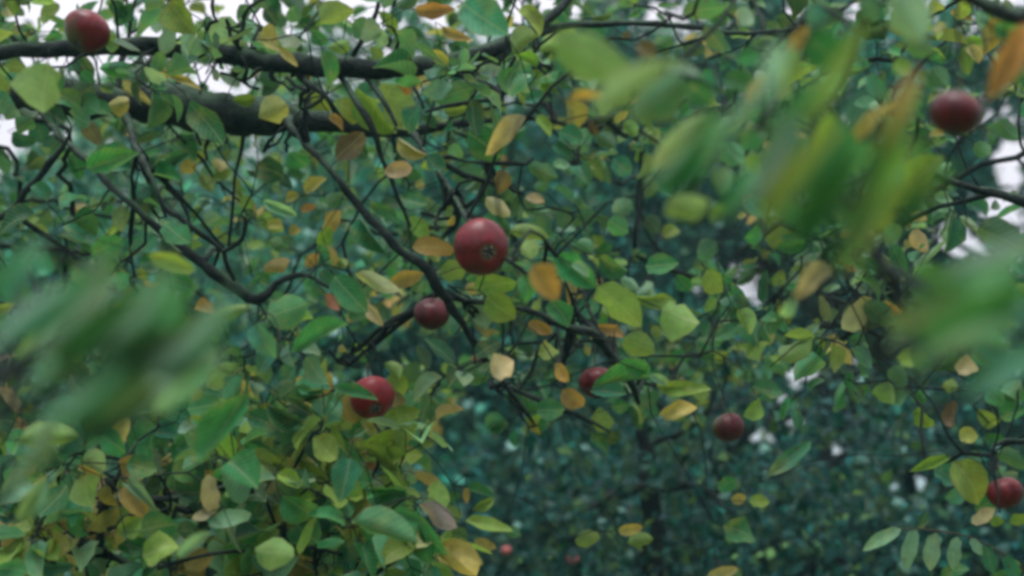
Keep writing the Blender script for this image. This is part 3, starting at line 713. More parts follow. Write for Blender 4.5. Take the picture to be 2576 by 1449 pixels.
# openings where the pale sky shows between the crowns
GAPS = np.array([(140, 20, 42), (185, 15, 18), (240, 25, 18), (275, 20, 22), (355, 70, 30), (375, 25, 30), (480, 55, 22), (580, 20, 36), (612, 42, 24), (525, 30, 14), (110, 150, 42), (60, 165, 22),
    (230, 155, 40), (180, 165, 20), (290, 145, 26), (340, 145, 20), (10, 190, 18), (510, 190, 30), (540, 200, 20), (560, 170, 20), (480, 180, 16), (612, 235, 20), (555, 225, 20), (40, 310, 36), (25, 335, 30),
    (0, 400, 28), (10, 365, 28), (145, 350, 16), (170, 330, 16), (730, 5, 18), (900, 5, 34), (1095, 48, 30), (1125, 40, 24), (1300, 55, 18), (1300, 8, 28), (1380, 8, 28), (1268, 12, 20), (1450, 22, 20), (1640, 25, 14),
    (1670, 35, 11), (1700, 40, 11), (1995, 40, 20), (2150, 30, 10), (2165, 5, 12), (2455, 65, 10), (2520, 400, 18), (2550, 390, 24), (2540, 450, 16), (2400, 600, 26), (2418, 620, 22), (2460, 620, 20), (2520, 520, 22),
    (2545, 535, 16), (2475, 535, 9), (1855, 742, 14), (1870, 730, 15), (1885, 712, 16), (1900, 695, 16), (1845, 670, 11), (1880, 665, 9), (1845, 685, 8), (1900, 760, 9), (1920, 740, 11), (1590, 775, 8), (1755, 722, 11),
    (1987, 930, 12), (2005, 945, 12), (2015, 915, 12), (2030, 905, 12), (2050, 910, 12), (2040, 940, 10), (2000, 960, 9), (1965, 1000, 11), (1935, 1040, 9), (1965, 1045, 12), (2005, 1040, 13), (1875, 1100, 12),
    (1905, 1085, 15), (1890, 1097, 13), (1995, 1070, 11), (2000, 1085, 9), (1945, 1100, 9), (2040, 1080, 8), (1842, 1132, 10), (1805, 1030, 10), (2095, 1138, 20), (2160, 1118, 9), (2295, 1210, 20), (2320, 1212, 12),
    (2252, 1210, 11), (2275, 1235, 9), (1715, 1166, 8), (1530, 1200, 8), (1570, 1062, 8), (1760, 1275, 11), (2490, 1390, 10)] + [(rnd.uniform(1250, 2500), rnd.uniform(860, 1440), rnd.uniform(4, 7)) for _ in range(60)] + [(rnd.uniform(60, 1000), rnd.uniform(330, 760), rnd.uniform(4, 8)) for _ in range(26)] + [(600, 468, 10), (655, 512, 13), (1925, 470, 9), (2085, 590, 9), (2485, 770, 8)], float)


def in_gap(x, y, grow=1.0):
    x = np.atleast_1d(x)[:, None]
    y = np.atleast_1d(y)[:, None]
    return ((x - GAPS[:, 0]) ** 2 + (y - GAPS[:, 1]) ** 2 < (GAPS[:, 2] * grow) ** 2).any(1)


# ------------------------------------------------------------------ the three apple trees
TREES = {
    'A': dict(name='apple_tree', label='old apple tree whose two dark limbs cross the upper left, with most leaves and apples', trunk=[(-420, 190, 150, 2.55), (-470, 500, 185, 2.55), (-480, 1100, 200, 2.5), (-470, 1700, 220, 2.45), (-450, 2180, 270, 2.4)]),
    'B': dict(name='apple_tree', label='smaller apple tree reaching in from the bottom left with a dense yellowing spray', trunk=None),
    'C': dict(name='apple_tree', label='apple tree at the right edge whose near leaves hang blurred in front', trunk=None),
}


def rows(spec):
    return np.array([np.append(at(x, y, d), 0.5 * w * px(d)) for x, y, w, d in spec])


for k, tr in TREES.items():
    if k == 'A':
        base = at(-450, 2180, 2.4)
    elif k == 'B':
        base = at(150, 2150, 2.15)
    else:
        base = at(3050, 2300, 2.1)
    base[2] = -0.05
    tr['base'] = base
    tr['root'] = thing(tr['name'], tr['label'], 'tree', base, 'apple trees of the orchard')
    tr['nodes'] = []
    tr['targets'] = []
    if tr['trunk']:
        r = rows(tr['trunk'])[::-1]
        r = np.vstack([np.append(base, r[0][3] * 1.25), r])
        s = smooth_path(r, 0.05)
        b = Bag()
        b.add(*tube_arrays(s[:, :3], s[:, 3], 16, 0.035))
        link('trunk', b.mesh('trunk'), M_BARK, tr['root'])

first = {'B': True, 'C': True}
FORWARD = {(722, 300): .20, (100, 262): .24, (318, 290): .24, (562, 633): .24, (1105, 735): .16, (1434, 824): .14, (1434, 828): .14}
for k, spec in LIMBS:
    tr = TREES[k]
    fw = FORWARD.get(spec[0][:2])
    if fw:
        ramp = len(spec) > 10
        spec = [(x, y, w, d - fw * (min(1, i / 3) if ramp else 1)) for i, (x, y, w, d) in enumerate(spec)]
    r = rows(spec)
    nm = 'branch'
    if first.get(k):
        first[k] = False
        r = np.vstack([np.append(tr['base'], r[0][3] * 1.3), r])
        nm = 'trunk'
    if nm == 'branch' and r[:, 3].max() > 0.02:
        nm = 'limb'
    s = smooth_path(r, 0.022)
    big = s[:, 3].max() > 0.012
    # knobbly wood
    wob = rng.normal(size=(len(s), 3)) * (s[:, 3] * (0.10 if big else 0.16))[:, None]
    wob[0] *= 0
    lf = np.convolve(rng.normal(size=len(s) + 8), np.ones(5) / 5, 'same')[4:-4] * .22
    rad = s[:, 3] * (1 + lf + rng.normal(size=len(s)) * (0.05 if big else 0.10))
    b = Bag()
    b.add(*tube_arrays(s[:, :3] + wob, rad, 14 if big else 8, 0.085))
    link(nm, b.mesh(nm), M_BARK, tr['root'])
    tr['nodes'] += [(p, q) for p, q in zip(s[:, :3][::2], rad[::2])]

# ------------------------------------------------------------------ leaf list: picked leaves, then more of the crown behind and around
leaf_objs = {k: [] for k in TREES}      # (matrix, variant, colour)
leaf_stuff = {k: [] for k in TREES}


def put_leaf(tree, bx, by, tx, ty, w, code, d=None, dest=None):
    Lp = math.hypot(tx - bx, ty - by)
    if d is None:
        d = min(2.55, max(1.85, rnd.uniform(.056, .078) / (Lp * K / 2576)))
    Lp = max(Lp, 4)
    eM = .5
    for ax, ay, ar, ad in APX:
        for q in (0, .35, .7, 1):
            if math.hypot(bx + (tx - bx) * q - ax, by + (ty - by) * q - ay) < ar + .4 * w and d > ad - .06:
                d = max(d, ad + .09)
                eM = .2
    a = rnd.uniform(-.55, .55)          # roll about the midrib
    e = rnd.uniform(-eM, eM)            # tip toward or away from the viewer
    L = Lp * px(d)
    d2 = d - L * math.tan(e)
    B, Tp = at(bx, by, d), at(tx, ty, d2)
    Y = Tp - B
    view = unit(CAM - 0.5 * (B + Tp))
    Yn = unit(Y)
    nrm = unit(view - Yn * np.dot(view, Yn))
    side = np.cross(Yn, nrm)
    nrm = nrm * math.cos(a) + side * math.sin(a)
    if nrm[2] < -0.25 and rnd.random() < .6 or rnd.random() < .15:
        nrm = -nrm
    v = rnd.choice((0, 1, 2, 3, 4, 5, 7, 8, 8, 9, 12)) if w > .35 * Lp else rnd.choice((1, 3, 4, 6, 8, 10, 11))
    wr = w * px(d) / max(.75, math.cos(a)) * 1.04
    M = leaf_frame(B, Y, nrm, np.linalg.norm(Y) * 1.04, wr)
    c = jit(COL[code], 0.13)
    (dest if dest is not None else leaf_objs[tree]).append((M, v, c))
    TREES[tree]['targets'].append((B - Yn * rnd.uniform(.010, .022), B, 1.0))


NEAR = """C 1960 640 2160 330 70 g .62;C 2010 520 2230 170 52 g .60;C 2110 600 2300 320 60 y .66;C 1900 470 2060 180 60 g .64;C 2180 480 2330 190 56 g .62;C 1800 560 1990 350 64 g .68;C 2040 330 2190 60 56 y .64;C 2260 600 2420 400 54 g .66
C 2330 900 2620 700 90 g .60;C 2300 760 2600 640 70 g .62;C 2420 1010 2640 860 80 t .66;C 2250 860 2480 740 60 p .66;C 1620 470 1830 260 70 g .70;C 1500 300 1700 150 70 y .72
B 40 1000 300 760 70 g .60;B 150 960 420 720 80 d .58;B 260 1000 520 770 76 g .62;B 20 860 240 660 60 t .66;B 330 1080 560 860 62 p .64;B 110 800 300 640 56 g .68;B -60 760 130 600 60 t .66;B 180 1120 420 960 60 d .62;B 20 1230 150 1030 46 p .8
C 1930 600 2120 300 34 y .55;C 2080 700 2260 420 30 d .54;C 2200 400 2330 130 30 o .58;C 1850 330 1990 90 30 p .58;C 2190 560 2330 330 34 y .57;C 1860 520 2020 250 30 g .58;C 1760 430 1920 210 34 g .62;C 2100 700 2270 450 34 y .58;C 2360 720 2600 590 36 p .56;C 2280 940 2560 790 40 g .56;C 2440 880 2660 740 40 t .58
B 60 930 330 690 40 g .54;B 210 900 470 660 36 g .55;B 90 1060 360 840 40 g .54;B 290 960 440 820 60 d .55;B 250 1060 400 900 70 d .6;B -40 900 200 700 36 t .56;B 360 930 600 730 34 g .58"""
for rec in NEAR.replace('\n', ';').split(';'):
    f = rec.split()
    put_leaf(f[0], *[float(v) for v in f[1:6]], f[6], float(f[7]))

for (rr, cc), txt in T.items():
    ox, oy = 644 * cc, 483 * rr
    for rec in txt.replace('\n', ';').split(';'):
        f = rec.split()
        if not f:
            continue
        bx, by, tx, ty, w = [float(v) / 3 for v in f[:5]]
        put_leaf(OWNER(rr, cc), ox + bx, oy + by, ox + tx, oy + ty, w, f[5], float(f[6]) if len(f) > 6 else None)



CLEAR = [(950, 985, 95, 2.2), (1211, 622, 90, 1.95), (1085, 790, 55, 2.25), (1500, 945, 55, 2.4), (1832, 1077, 50, 2.8), (2528, 1240, 60, 2.1), (218, 78, 60, 2.1), (1110, 690, 50, 2.0)]


def free_spot(x, y, d, r):
    for ax, ay, ar, ad in CLEAR:
        if d < ad and math.hypot(x - ax, y - ay) < ar:
            return False
    for ax, ay, ar, ad in APX:
        if d < ad + .1 and math.hypot(x - ax, y - ay) < ar + r:
            return False
    return True


def rosette(tree, x, y, d, n, dest, size=None):
    '''leaves radiate from a spur, as they grow on apple wood'''
    C = at(x, y, d)
    ax = unit(np.array([rnd.gauss(0, .7), rnd.gauss(-.45, .6), rnd.gauss(.35, .6)]))
    u = unit(np.cross(ax, np.array([.3, .2, 1.0])))
    v = np.cross(ax, u)
    TREES[tree]['targets'].append((C - ax * .02, C, 1.0))
    a0 = rnd.uniform(0, 6.28)
    main = pal(x, y)
    for q in range(n):
        a = a0 + q * 2.4 + rnd.gauss(0, .3)
        out = u * math.cos(a) + v * math.sin(a)
        Y = unit(out + ax * rnd.uniform(-.1, .9) + np.array([0, 0, -.35]) + rng.normal(size=3) * .2)
        L = (size or rnd.uniform(.032, .064)) * rnd.uniform(.75, 1.15)
        B = C + ax * rnd.uniform(-.012, .012) + Y * rnd.uniform(.012, .035)
        nrm = ax + np.array([0, -.1, .35]) + rng.normal(size=3) * .35
        code = main if rnd.random() < .55 else pal(x, y)
        bx, by, bd = proj(B)
        if in_gap(bx, by, .9)[0] or not free_spot(bx, by, bd, 30):
            continue
        M = leaf_frame(B, Y, nrm, L, L * rnd.uniform(.44, .66))
        dest.append((M, rnd.randrange(13), jit(COL[code], .18)))
        TREES[tree]['targets'].append((B - Y * .008, B, 1.0))


def pal(x, y):
    # colour gathers on some twigs
    turned = math.sin(x * .0105 + 1.3) * math.sin(y * .0135 + .6) + .5 * math.sin(x * .027 - y * .021)
    low = y > 1000 and x < 1250
    if low and turned > -.35:
        return rnd.choices('yYpcgt', (5, 2.2, 2, .6, 3, 1))[0]
    if turned > .6 and rnd.random() < .6:
        return rnd.choices('yYocg', (4, 2, .3, .7, 2))[0]
    if turned < 0:
        return rnd.choices('gdtpy', (5, 3.5, 4.5, 2.2, 1))[0]
    return rnd.choices('gdtpyYc', (5, 3, 4, 2.5, 2.5, .35, .25))[0]


def fill(tree, count, box, dr, dest, dens=None):
    done = tries = 0
    while done < count and tries < count * 20:
        tries += 1
        x, y = rnd.uniform(box[0], box[2]), rnd.uniform(box[1], box[3])
        d = rnd.uniform(*dr)
        if dens and rnd.random() > dens(x, y):
            continue
        if in_gap(x, y, 1.15 if y < 260 else 1.5)[0] or not free_spot(x, y, d, 40):
            continue
        n0 = len(dest)
        rosette(tree, x, y, d, rnd.randint(4, 8), dest, rnd.uniform(.05, .075) if tree == 'B' else None)
        done += len(dest) - n0


def dens_a(x, y):
    if y > 1050 and x > 950:
        return .10
    if y < 260 and x < 1450:
        return .8
    return 1.0


need = {k: max(0, 300 - len(v)) for k, v in leaf_objs.items()}
print('picked leaves', {k: len(v) for k, v in leaf_objs.items()})
fill('A', min(need['A'], 60), (0, 0, 1950, 1050), (2.2, 2.6), leaf_objs['A'], dens_a)
fill('B', need['B'], (-150, 1000, 1000, 1500), (1.95, 2.6), leaf_objs['B'])
fill('C', min(need['C'], 110), (1950, -50, 2650, 1050), (1.9, 2.8), leaf_objs['C'])
# the mass of the crowns further in and beyond the picture's edges
fill('A', 2900, (-450, -260, 2050, 1050), (2.5, 4.0), leaf_stuff['A'], dens_a)
fill('A', 70, (0, 330, 1500, 1000), (2.0, 2.3), leaf_stuff['A'], dens_a)
fill('A', 270, (-60, -40, 1450, 235), (1.95, 2.8), leaf_stuff['A'])
fill('A', 160, (-650, -400, 2000, -20), (1.9, 3.4), leaf_stuff['A'])
fill('B', 330, (-60, 1020, 1080, 1480), (1.85, 2.15), leaf_stuff['B'])
fill('B', 1150, (-650, 950, 1050, 1750), (2.2, 3.2), leaf_stuff['B'])
fill('C', 800, (1950, -350, 3300, 1000), (2.0, 3.6), leaf_stuff['C'])
fill('C', 120, (2500, 900, 3300, 1700), (1.9, 3.2), leaf_stuff['C'])

# ------------------------------------------------------------------ apples
def apple_mesh(R, seed):
    r = np.random.default_rng(seed)
    ns, nr = 36, 26
    V = []
    ph = np.linspace(0, math.pi, nr)
    lob = r.uniform(0, 6)
    for p in ph:
        rr = math.sin(p)
        z = math.cos(p) * 0.90
        body = rr * (1.0 + 0.06 * math.cos(p) - 0.03 * math.cos(2 * p))
        if z > 0:
            z -= 0.26 * math.exp(-(rr / .26) ** 2)
        else:
            z += 0.20 * math.exp(-(rr / .24) ** 2)
        for j in range(ns):
            a = 2 * math.pi * j / ns
            k = 1 + 0.018 * math.cos(5 * a + lob) * (0.3 + 0.7 * (z < 0)) + 0.022 * math.cos(a * 2 + lob * 2)
            V.append((body * k * math.cos(a), body * k * math.sin(a), z * (1 + .03 * math.cos(a + lob))))
    V = np.array(V) * R
    V[:, 2] *= 1 + .10 * r.uniform(-1, 1) * V[:, 0] / R + .06 * r.uniform(-1, 1) * V[:, 1] / R
    V[:, 0] *= 1 + .05 * r.uniform(-1, 1)
    F = []
    for i in range(nr - 1):
        for j in range(ns):
            a, b = i * ns + j, i * ns + (j + 1) % ns
            F.append((a, a + ns, b + ns, b))
    return mesh_np('skin', V, np.array(F))


def build_apple(i, spec):
    key, x, y, dia, d, ax, label, opt = spec
    R = 0.5 * dia * px(d) * .985
    C = at(x, y, d)
    eye = unit(RT * ax[0] + UP * ax[1] - FWD * ax[2])
    Z = -eye
    X = unit(np.cross(np.array([.2, .9, .3]), Z))
    Yv = np.cross(Z, X)
    Rm = np.eye(4)
    Rm[:3, 0], Rm[:3, 1], Rm[:3, 2], Rm[:3, 3] = X, Yv, Z, C
    loc = Vector(C - np.array([0, 0, R]))
    root = thing('apple', label, 'apple', loc, 'apples hanging in the trees')
    blush = opt.get('blush')
    if blush:
        bw = unit(RT * blush[0] + UP * blush[1] - FWD * blush[2])
        bl = (float(bw @ X), float(bw @ Yv), float(bw @ Z))
    else:
        bl = (0.5, 0.3, 0.6)
    skin, dark = (0.175, 0.005, 0.010), (0.065, 0.002, 0.005)
    if opt.get('dark'):
        skin, dark = (0.105, 0.004, 0.008), (0.045, 0.002, 0.005)
    if opt.get('bright'):
        skin, dark = (0.260, 0.009, 0.015), (0.120, 0.004, 0.008)
    if opt.get('pink'):
        skin, dark = (0.42, 0.085, 0.085), (0.30, 0.05, 0.05)
    mat = apple_material('apple_skin_' + key, bl, skin, dark, cover=opt.get('cover', 1.1))
    mw = Matrix(Rm.tolist())
    link('skin', apple_mesh(R, i + 3), mat, root, mw)
    # eye: five withered sepals round a small cup
    b = Bag()
    for s in range(5):
        a = 2 * math.pi * s / 5 + .3
        o = np.array([math.cos(a), math.sin(a), 0])
        pts = np.array([o * .03 + np.array([0, 0, -.70]), o * .13 + np.array([0, 0, -.76]), o * .20 + np.array([0, 0, -.86]), o * .16 + np.array([0, 0, -.93])]) * R
        b.add(*tube_arrays(pts, np.array([.06, .075, .06, .02]) * R, 5))
    link('calyx', b.mesh('calyx'), M_CALYX, root, mw)
    # stem: leaves the hollow and bends up to the twig
    p0 = C + Z * R * .55
    p1 = C + Z * R * 1.02
    p2 = p1 + Z * R * .30 + np.array([0, 0, R * .30])
    p3 = p2 + np.array([0, 0, R * .5])
    sp = smooth_path(np.array([p0, p1, p2, p3]), R * .15)
    b = Bag()
    b.add(*tube_arrays(sp, np.linspace(.035, .055, len(sp)) * R, 6))
    link('stem', b.mesh('stem'), M_STEM, root)
    return p3


apple_owner = {'corner': 'C', 'twig': 'C', 'ringed': 'A'}
tiny_tops = []
for i, spec in enumerate(APPLES):
    top = build_apple(i, spec)
    if spec[0].startswith('tiny'):
        tiny_tops.append(top)
        continue
    TREES[apple_owner.get(spec[0], 'A')]['targets'].append((top + np.array([0, 0, .008]), top, 7.0))


# ------------------------------------------------------------------ twigs grow from the limbs to every leaf and apple
def blocked(p, a):
    '''would a twig from p to a run across the face of an apple?'''
    for t in (.1, .3, .5, .7, .9):
        x, y, d = proj(p + (a - p) * t + np.array([0, 0, .08]) * np.linalg.norm(a - p) * math.sin(math.pi * t))
        for ax, ay, ar, ad in APX[:8]:
            if d < ad + .03 and math.hypot(x - ax, y - ay) < ar * 1.1:
                return True
    return False


def grow(tr):
    seeds = [p for p, _ in tr['nodes']]
    P = [np.array(p) for p in seeds]
    parent = [-1] * len(P)
    load = [0.0] * len(P)
    base_cost = [0.0] * len(P)
    tg = tr['targets']
    A = np.array([t[0] for t in tg])
    rem = np.ones(len(A), bool)
    best = np.full(len(A), 1e9)
    bi = np.zeros(len(A), int)

    def relax(new):
        Q = np.array([P[j] for j in new])
        cst = np.array([base_cost[j] for j in new])
        D = np.linalg.norm(A[:, None, :] - Q[None], axis=2) + cst[None]
        k = D.argmin(1)
        v = D[np.arange(len(A)), k]
        imp = v < best
        best[imp] = v[imp]
        bi[imp] = np.array(new)[k[imp]]

    for s0 in range(0, len(P), 200):
        relax(list(range(s0, min(len(P), s0 + 200))))
    while rem.any():
        cand = np.where(rem, best, 1e9)
        i = int(cand.argmin())
        rem[i] = False
        a, b, wt = tg[i]
        j = int(bi[i])
        if wt < 2 and blocked(P[j], a):
            Q = np.array(P)
            D = np.linalg.norm(Q - a, axis=1) + np.array(base_cost)
            for j2 in np.argsort(D)[:400:4]:
                if not blocked(P[int(j2)], a):
                    j = int(j2)
                    break
        p = P[j]
        dist = np.linalg.norm(a - p)
        m = max(1, int(dist / .035))
        new, prev = [], j
        bend = rng.normal(size=3) * .10 * dist
        bend[2] += .10 * dist
        for s in range(1, m + 1):
            t = s / m
            q = p + (a - p) * t + bend * math.sin(math.pi * t) * .8
            if s < m:
                q = q + rng.normal(size=3) * .0035
            P.append(q)
            parent.append(prev)
            load.append(0.0)
            base_cost.append(base_cost[prev] + .35 * np.linalg.norm(q - P[prev]))
            prev = len(P) - 1
            new.append(prev)
        P.append(np.array(b))
        parent.append(prev)
        load.append(wt)
        base_cost.append(base_cost[prev] + 9)
        relax(new)
    n = len(P)
    for j in range(n - 1, -1, -1):
        if parent[j] >= 0:
            load[parent[j]] += load[j]
    kids = {}
    for j in range(n):
        if parent[j] >= 0:
            kids.setdefault(parent[j], []).append(j)
    nseed = len(seeds)
    bag = Bag()
    R = lambda j: min(.0085, .00072 * max(1, load[j]) ** .42)
    starts = []
    for j in range(nseed):
        for c in kids.get(j, []):
            starts.append((j, c))
    while starts:
        j, c = starts.pop()
        path, rad = [P[j], P[c]], [R(c) * 1.05, R(c)]
        cur = c
        while cur in kids:
            ks = sorted(kids[cur], key=lambda q: -load[q])
            for o in ks[1:]:
                starts.append((cur, o))
            cur = ks[0]
            path.append(P[cur])
            rad.append(R(cur))
        if len(path) == 2:
            path.insert(1, (path[0] + path[1]) / 2)
            rad.insert(1, rad[1])
        rad = np.array(rad) * (1 + .12 * rng.normal(size=len(rad)))
        bag.add(*tube_arrays(np.array(path), np.maximum(rad, .0006), 5))
    return bag


def spurs(tr, bag, spots):
    """short gnarled fruiting spurs"""
    for x, y, d, cnt, size in spots:
        for _ in range((cnt + 2) // 3):
            p = at(x + rnd.gauss(0, size * .35), y + rnd.gauss(0, size * .35), d + rnd.gauss(0, .03))
            # root it on the nearest wood
            q = min(tr['nodes'], key=lambda nq: np.linalg.norm(nq[0] - p))[0]
            pts = [q]
            m = rnd.randint(3, 6)
            for s in range(1, m + 1):
                pts.append(q + (p - q) * s / m + rng.normal(size=3) * .004)
            e = pts[-1]
            dirn = unit(rng.normal(size=3) + np.array([0, 0, .3]))
            for s in range(rnd.randint(2, 4)):
                dirn = unit(dirn + rng.normal(size=3) * .35)
                e = e + dirn * rnd.uniform(.008, .018)
                pts.append(e)
            rad = np.linspace(.0042, .0022, len(pts)) * (1 + .2 * rng.normal(size=len(pts)))
            rad[-1] = .0028
            bag.add(*tube_arrays(np.array(pts), np.abs(rad), 6, .1))


SPURS = {'A': [(590, 70, 2.1, 9, 70), (600, 190, 2.15, 10, 90), (700, 215, 2.12, 9, 80), (760, 240, 2.12, 5, 60), (1150, 500, 1.95, 14, 70), (1130, 540, 2.0, 6, 50), (560, 640, 2.33, 9, 70), (880, 875, 2.35, 10, 70),
               (1430, 850, 2.38, 10, 70), (1450, 790, 2.36, 7, 60), (1180, 780, 2.3, 7, 60), (310, 690, 2.3, 6, 60), (1480, 690, 2.4, 6, 70), (1260, 180, 2.15, 5, 50), (420, 540, 2.33, 5, 60), (700, 380, 2.3, 5, 90), (540, 380, 2.38, 5, 80), (1290, 480, 2.3, 6, 100)],
         'B': [(235, 1390, 2.0, 10, 70), (260, 1280, 1.97, 8, 50), (430, 1260, 1.97, 5, 60), (120, 1375, 2.0, 6, 80), (780, 1340, 2.0, 6, 100), (330, 1420, 1.96, 5, 60)],
         'C': [(2150, 790, 2.86, 14, 80), (2100, 760, 2.86, 6, 60), (2180, 850, 2.86, 6, 60), (2220, 410, 1.78, 5, 60)]}

for k, tr in TREES.items():
    bag = grow(tr)
    spurs(tr, bag, SPURS[k])
    tw = link('twigs', bag.mesh('twigs'), M_TWIG, tr['root'])
    tw['kind'] = 'stuff'
    for M, v, c in leaf_objs[k]:
        o = link('leaf', LEAF_ME[v], None, tr['root'], Matrix(M.tolist()))
        o.color = (*c, 1)
    if leaf_stuff[k]:
        o = link('foliage', stuff_mesh('foliage', leaf_stuff[k]), M_LEAVES, tr['root'])
        o['kind'] = 'stuff'

# ------------------------------------------------------------------ slim sapling with feather leaves, bottom right
sb = at(2640, 2300, 2.35)
sb[2] = -.05
sap = thing('ash_sapling', 'sapling with hanging pinnate leaflets in the bottom right corner', 'sapling', sb)
stem = smooth_path(np.array([sb, at(2640, 1900, 2.3), at(2625, 1500, 2.22), at(2650, 1250, 2.25), at(2700, 1000, 2.3)]), .05)
b = Bag()
b.add(*tube_arrays(stem, np.linspace(.014, .005, len(stem)), 8, .04))
link('stem', b.mesh('stem'), M_TWIG, sap)


def feather(rach, leaflets):
    r = smooth_path(np.array([at(*q) for q in rach]), .01)
    b = Bag()
    b.add(*tube_arrays(r, np.linspace(.0022, .001, len(r)), 6))
    rc = link('leaf_stalk', b.mesh('leaf_stalk'), M_STEM, sap)
    for bx, by, tx, ty, w, d, code in leaflets:
        B, Tp = at(bx, by, d), at(tx, ty, d - .004)
        view = unit(CAM - B)
        M = leaf_frame(B, Tp - B, view + RT * rnd.uniform(-.3, .3) + np.array([0, 0, .5]), np.linalg.norm(Tp - B) * 1.1, w * px(d) * 1.05)
        o = link('leaflet', LEAF_ME[rnd.choice((0, 5))], None, rc, Matrix(M.tolist()))
        o.parent = rc
        o.matrix_parent_inverse = Matrix.Translation(-sap.location)
        o.matrix_parent_inverse = Matrix.Identity(4)
        o.color = (*jit(COL[code], .08), 1)


# child of a child: leaf_stalk carries no transform of its own beyond its parent's
feather([(2625, 1480, 2.22), (2540, 1405, 2.12), (2440, 1352, 2.05), (2330, 1332, 2.0), (2268, 1331, 1.98)],
        [(2268, 1331, 2176, 1380, 34, 1.98, 'p'), (2305, 1330, 2278, 1430, 38, 1.99, 'p'), (2355, 1340, 2341, 1430, 40, 2.0, 'p'), (2408, 1350, 2398, 1428, 32, 2.02, 'p'), (2442, 1354, 2468, 1395, 24, 2.05, 'p'),
         (2310, 1331, 2330, 1290, 26, 2.03, 'd'), (2480, 1368, 2500, 1440, 34, 2.08, 't'), (2530, 1395, 2560, 1460, 34, 2.11, 't')])
feather([(2650, 1250, 2.25), (2700, 1200, 2.2), (2780, 1190, 2.15), (2850, 1230, 2.12)],
        [(2700, 1200, 2690, 1270, 34, 2.2, 't'), (2740, 1195, 2740, 1280, 34, 2.17, 't'), (2780, 1190, 2790, 1280, 34, 2.15, 't'), (2815, 1208, 2840, 1290, 30, 2.13, 't'), (2850, 1230, 2910, 1270, 30, 2.12, 't')])
feather([(2628, 1520, 2.22), (2550, 1490, 2.3), (2460, 1500, 2.35), (2400, 1530, 2.38)],
        [(2550, 1490, 2540, 1570, 32, 2.3, 't'), (2500, 1492, 2485, 1570, 32, 2.33, 't'), (2460, 1500, 2440, 1580, 30, 2.35, 't'), (2400, 1530, 2340, 1580, 30, 2.38, 't')])


# ------------------------------------------------------------------ trees behind
def far_leaves(C, L, colr):
    """low leaf: 6 points, 4 triangles, folded on the midrib"""
    n = len(C)
    Y = rng.normal(size=(n, 3)) + np.array([0, -.2, -.35])
    Y /= np.linalg.norm(Y, axis=1)[:, None]
    Z = rng.normal(size=(n, 3)) * .8 + np.array([0, -.35, .7])
    Z -= Y * (Z * Y).sum(1)[:, None]
    Z /= np.linalg.norm(Z, axis=1)[:, None]
    X = np.cross(Y, Z)
    Lc = L[:, None]
    w = Lc * rng.uniform(.25, .34, size=(n, 1))
    pts = [C, C + Y * Lc * .45 + X * w + Z * w * .3, C + Y * Lc * .5, C + Y * Lc * .45 - X * w + Z * w * .3, C + Y * Lc - Z * Lc * .12]
    V = np.stack(pts, 1).reshape(-1, 3)
    o = (np.arange(n) * 5)[:, None]
    F = np.concatenate([o + np.array([[0, 1, 2]]), o + np.array([[0, 2, 3]]), o + np.array([[1, 4, 2]]), o + np.array([[2, 4, 3]])], 0)
    return V, F, np.repeat(colr, 5, axis=0)


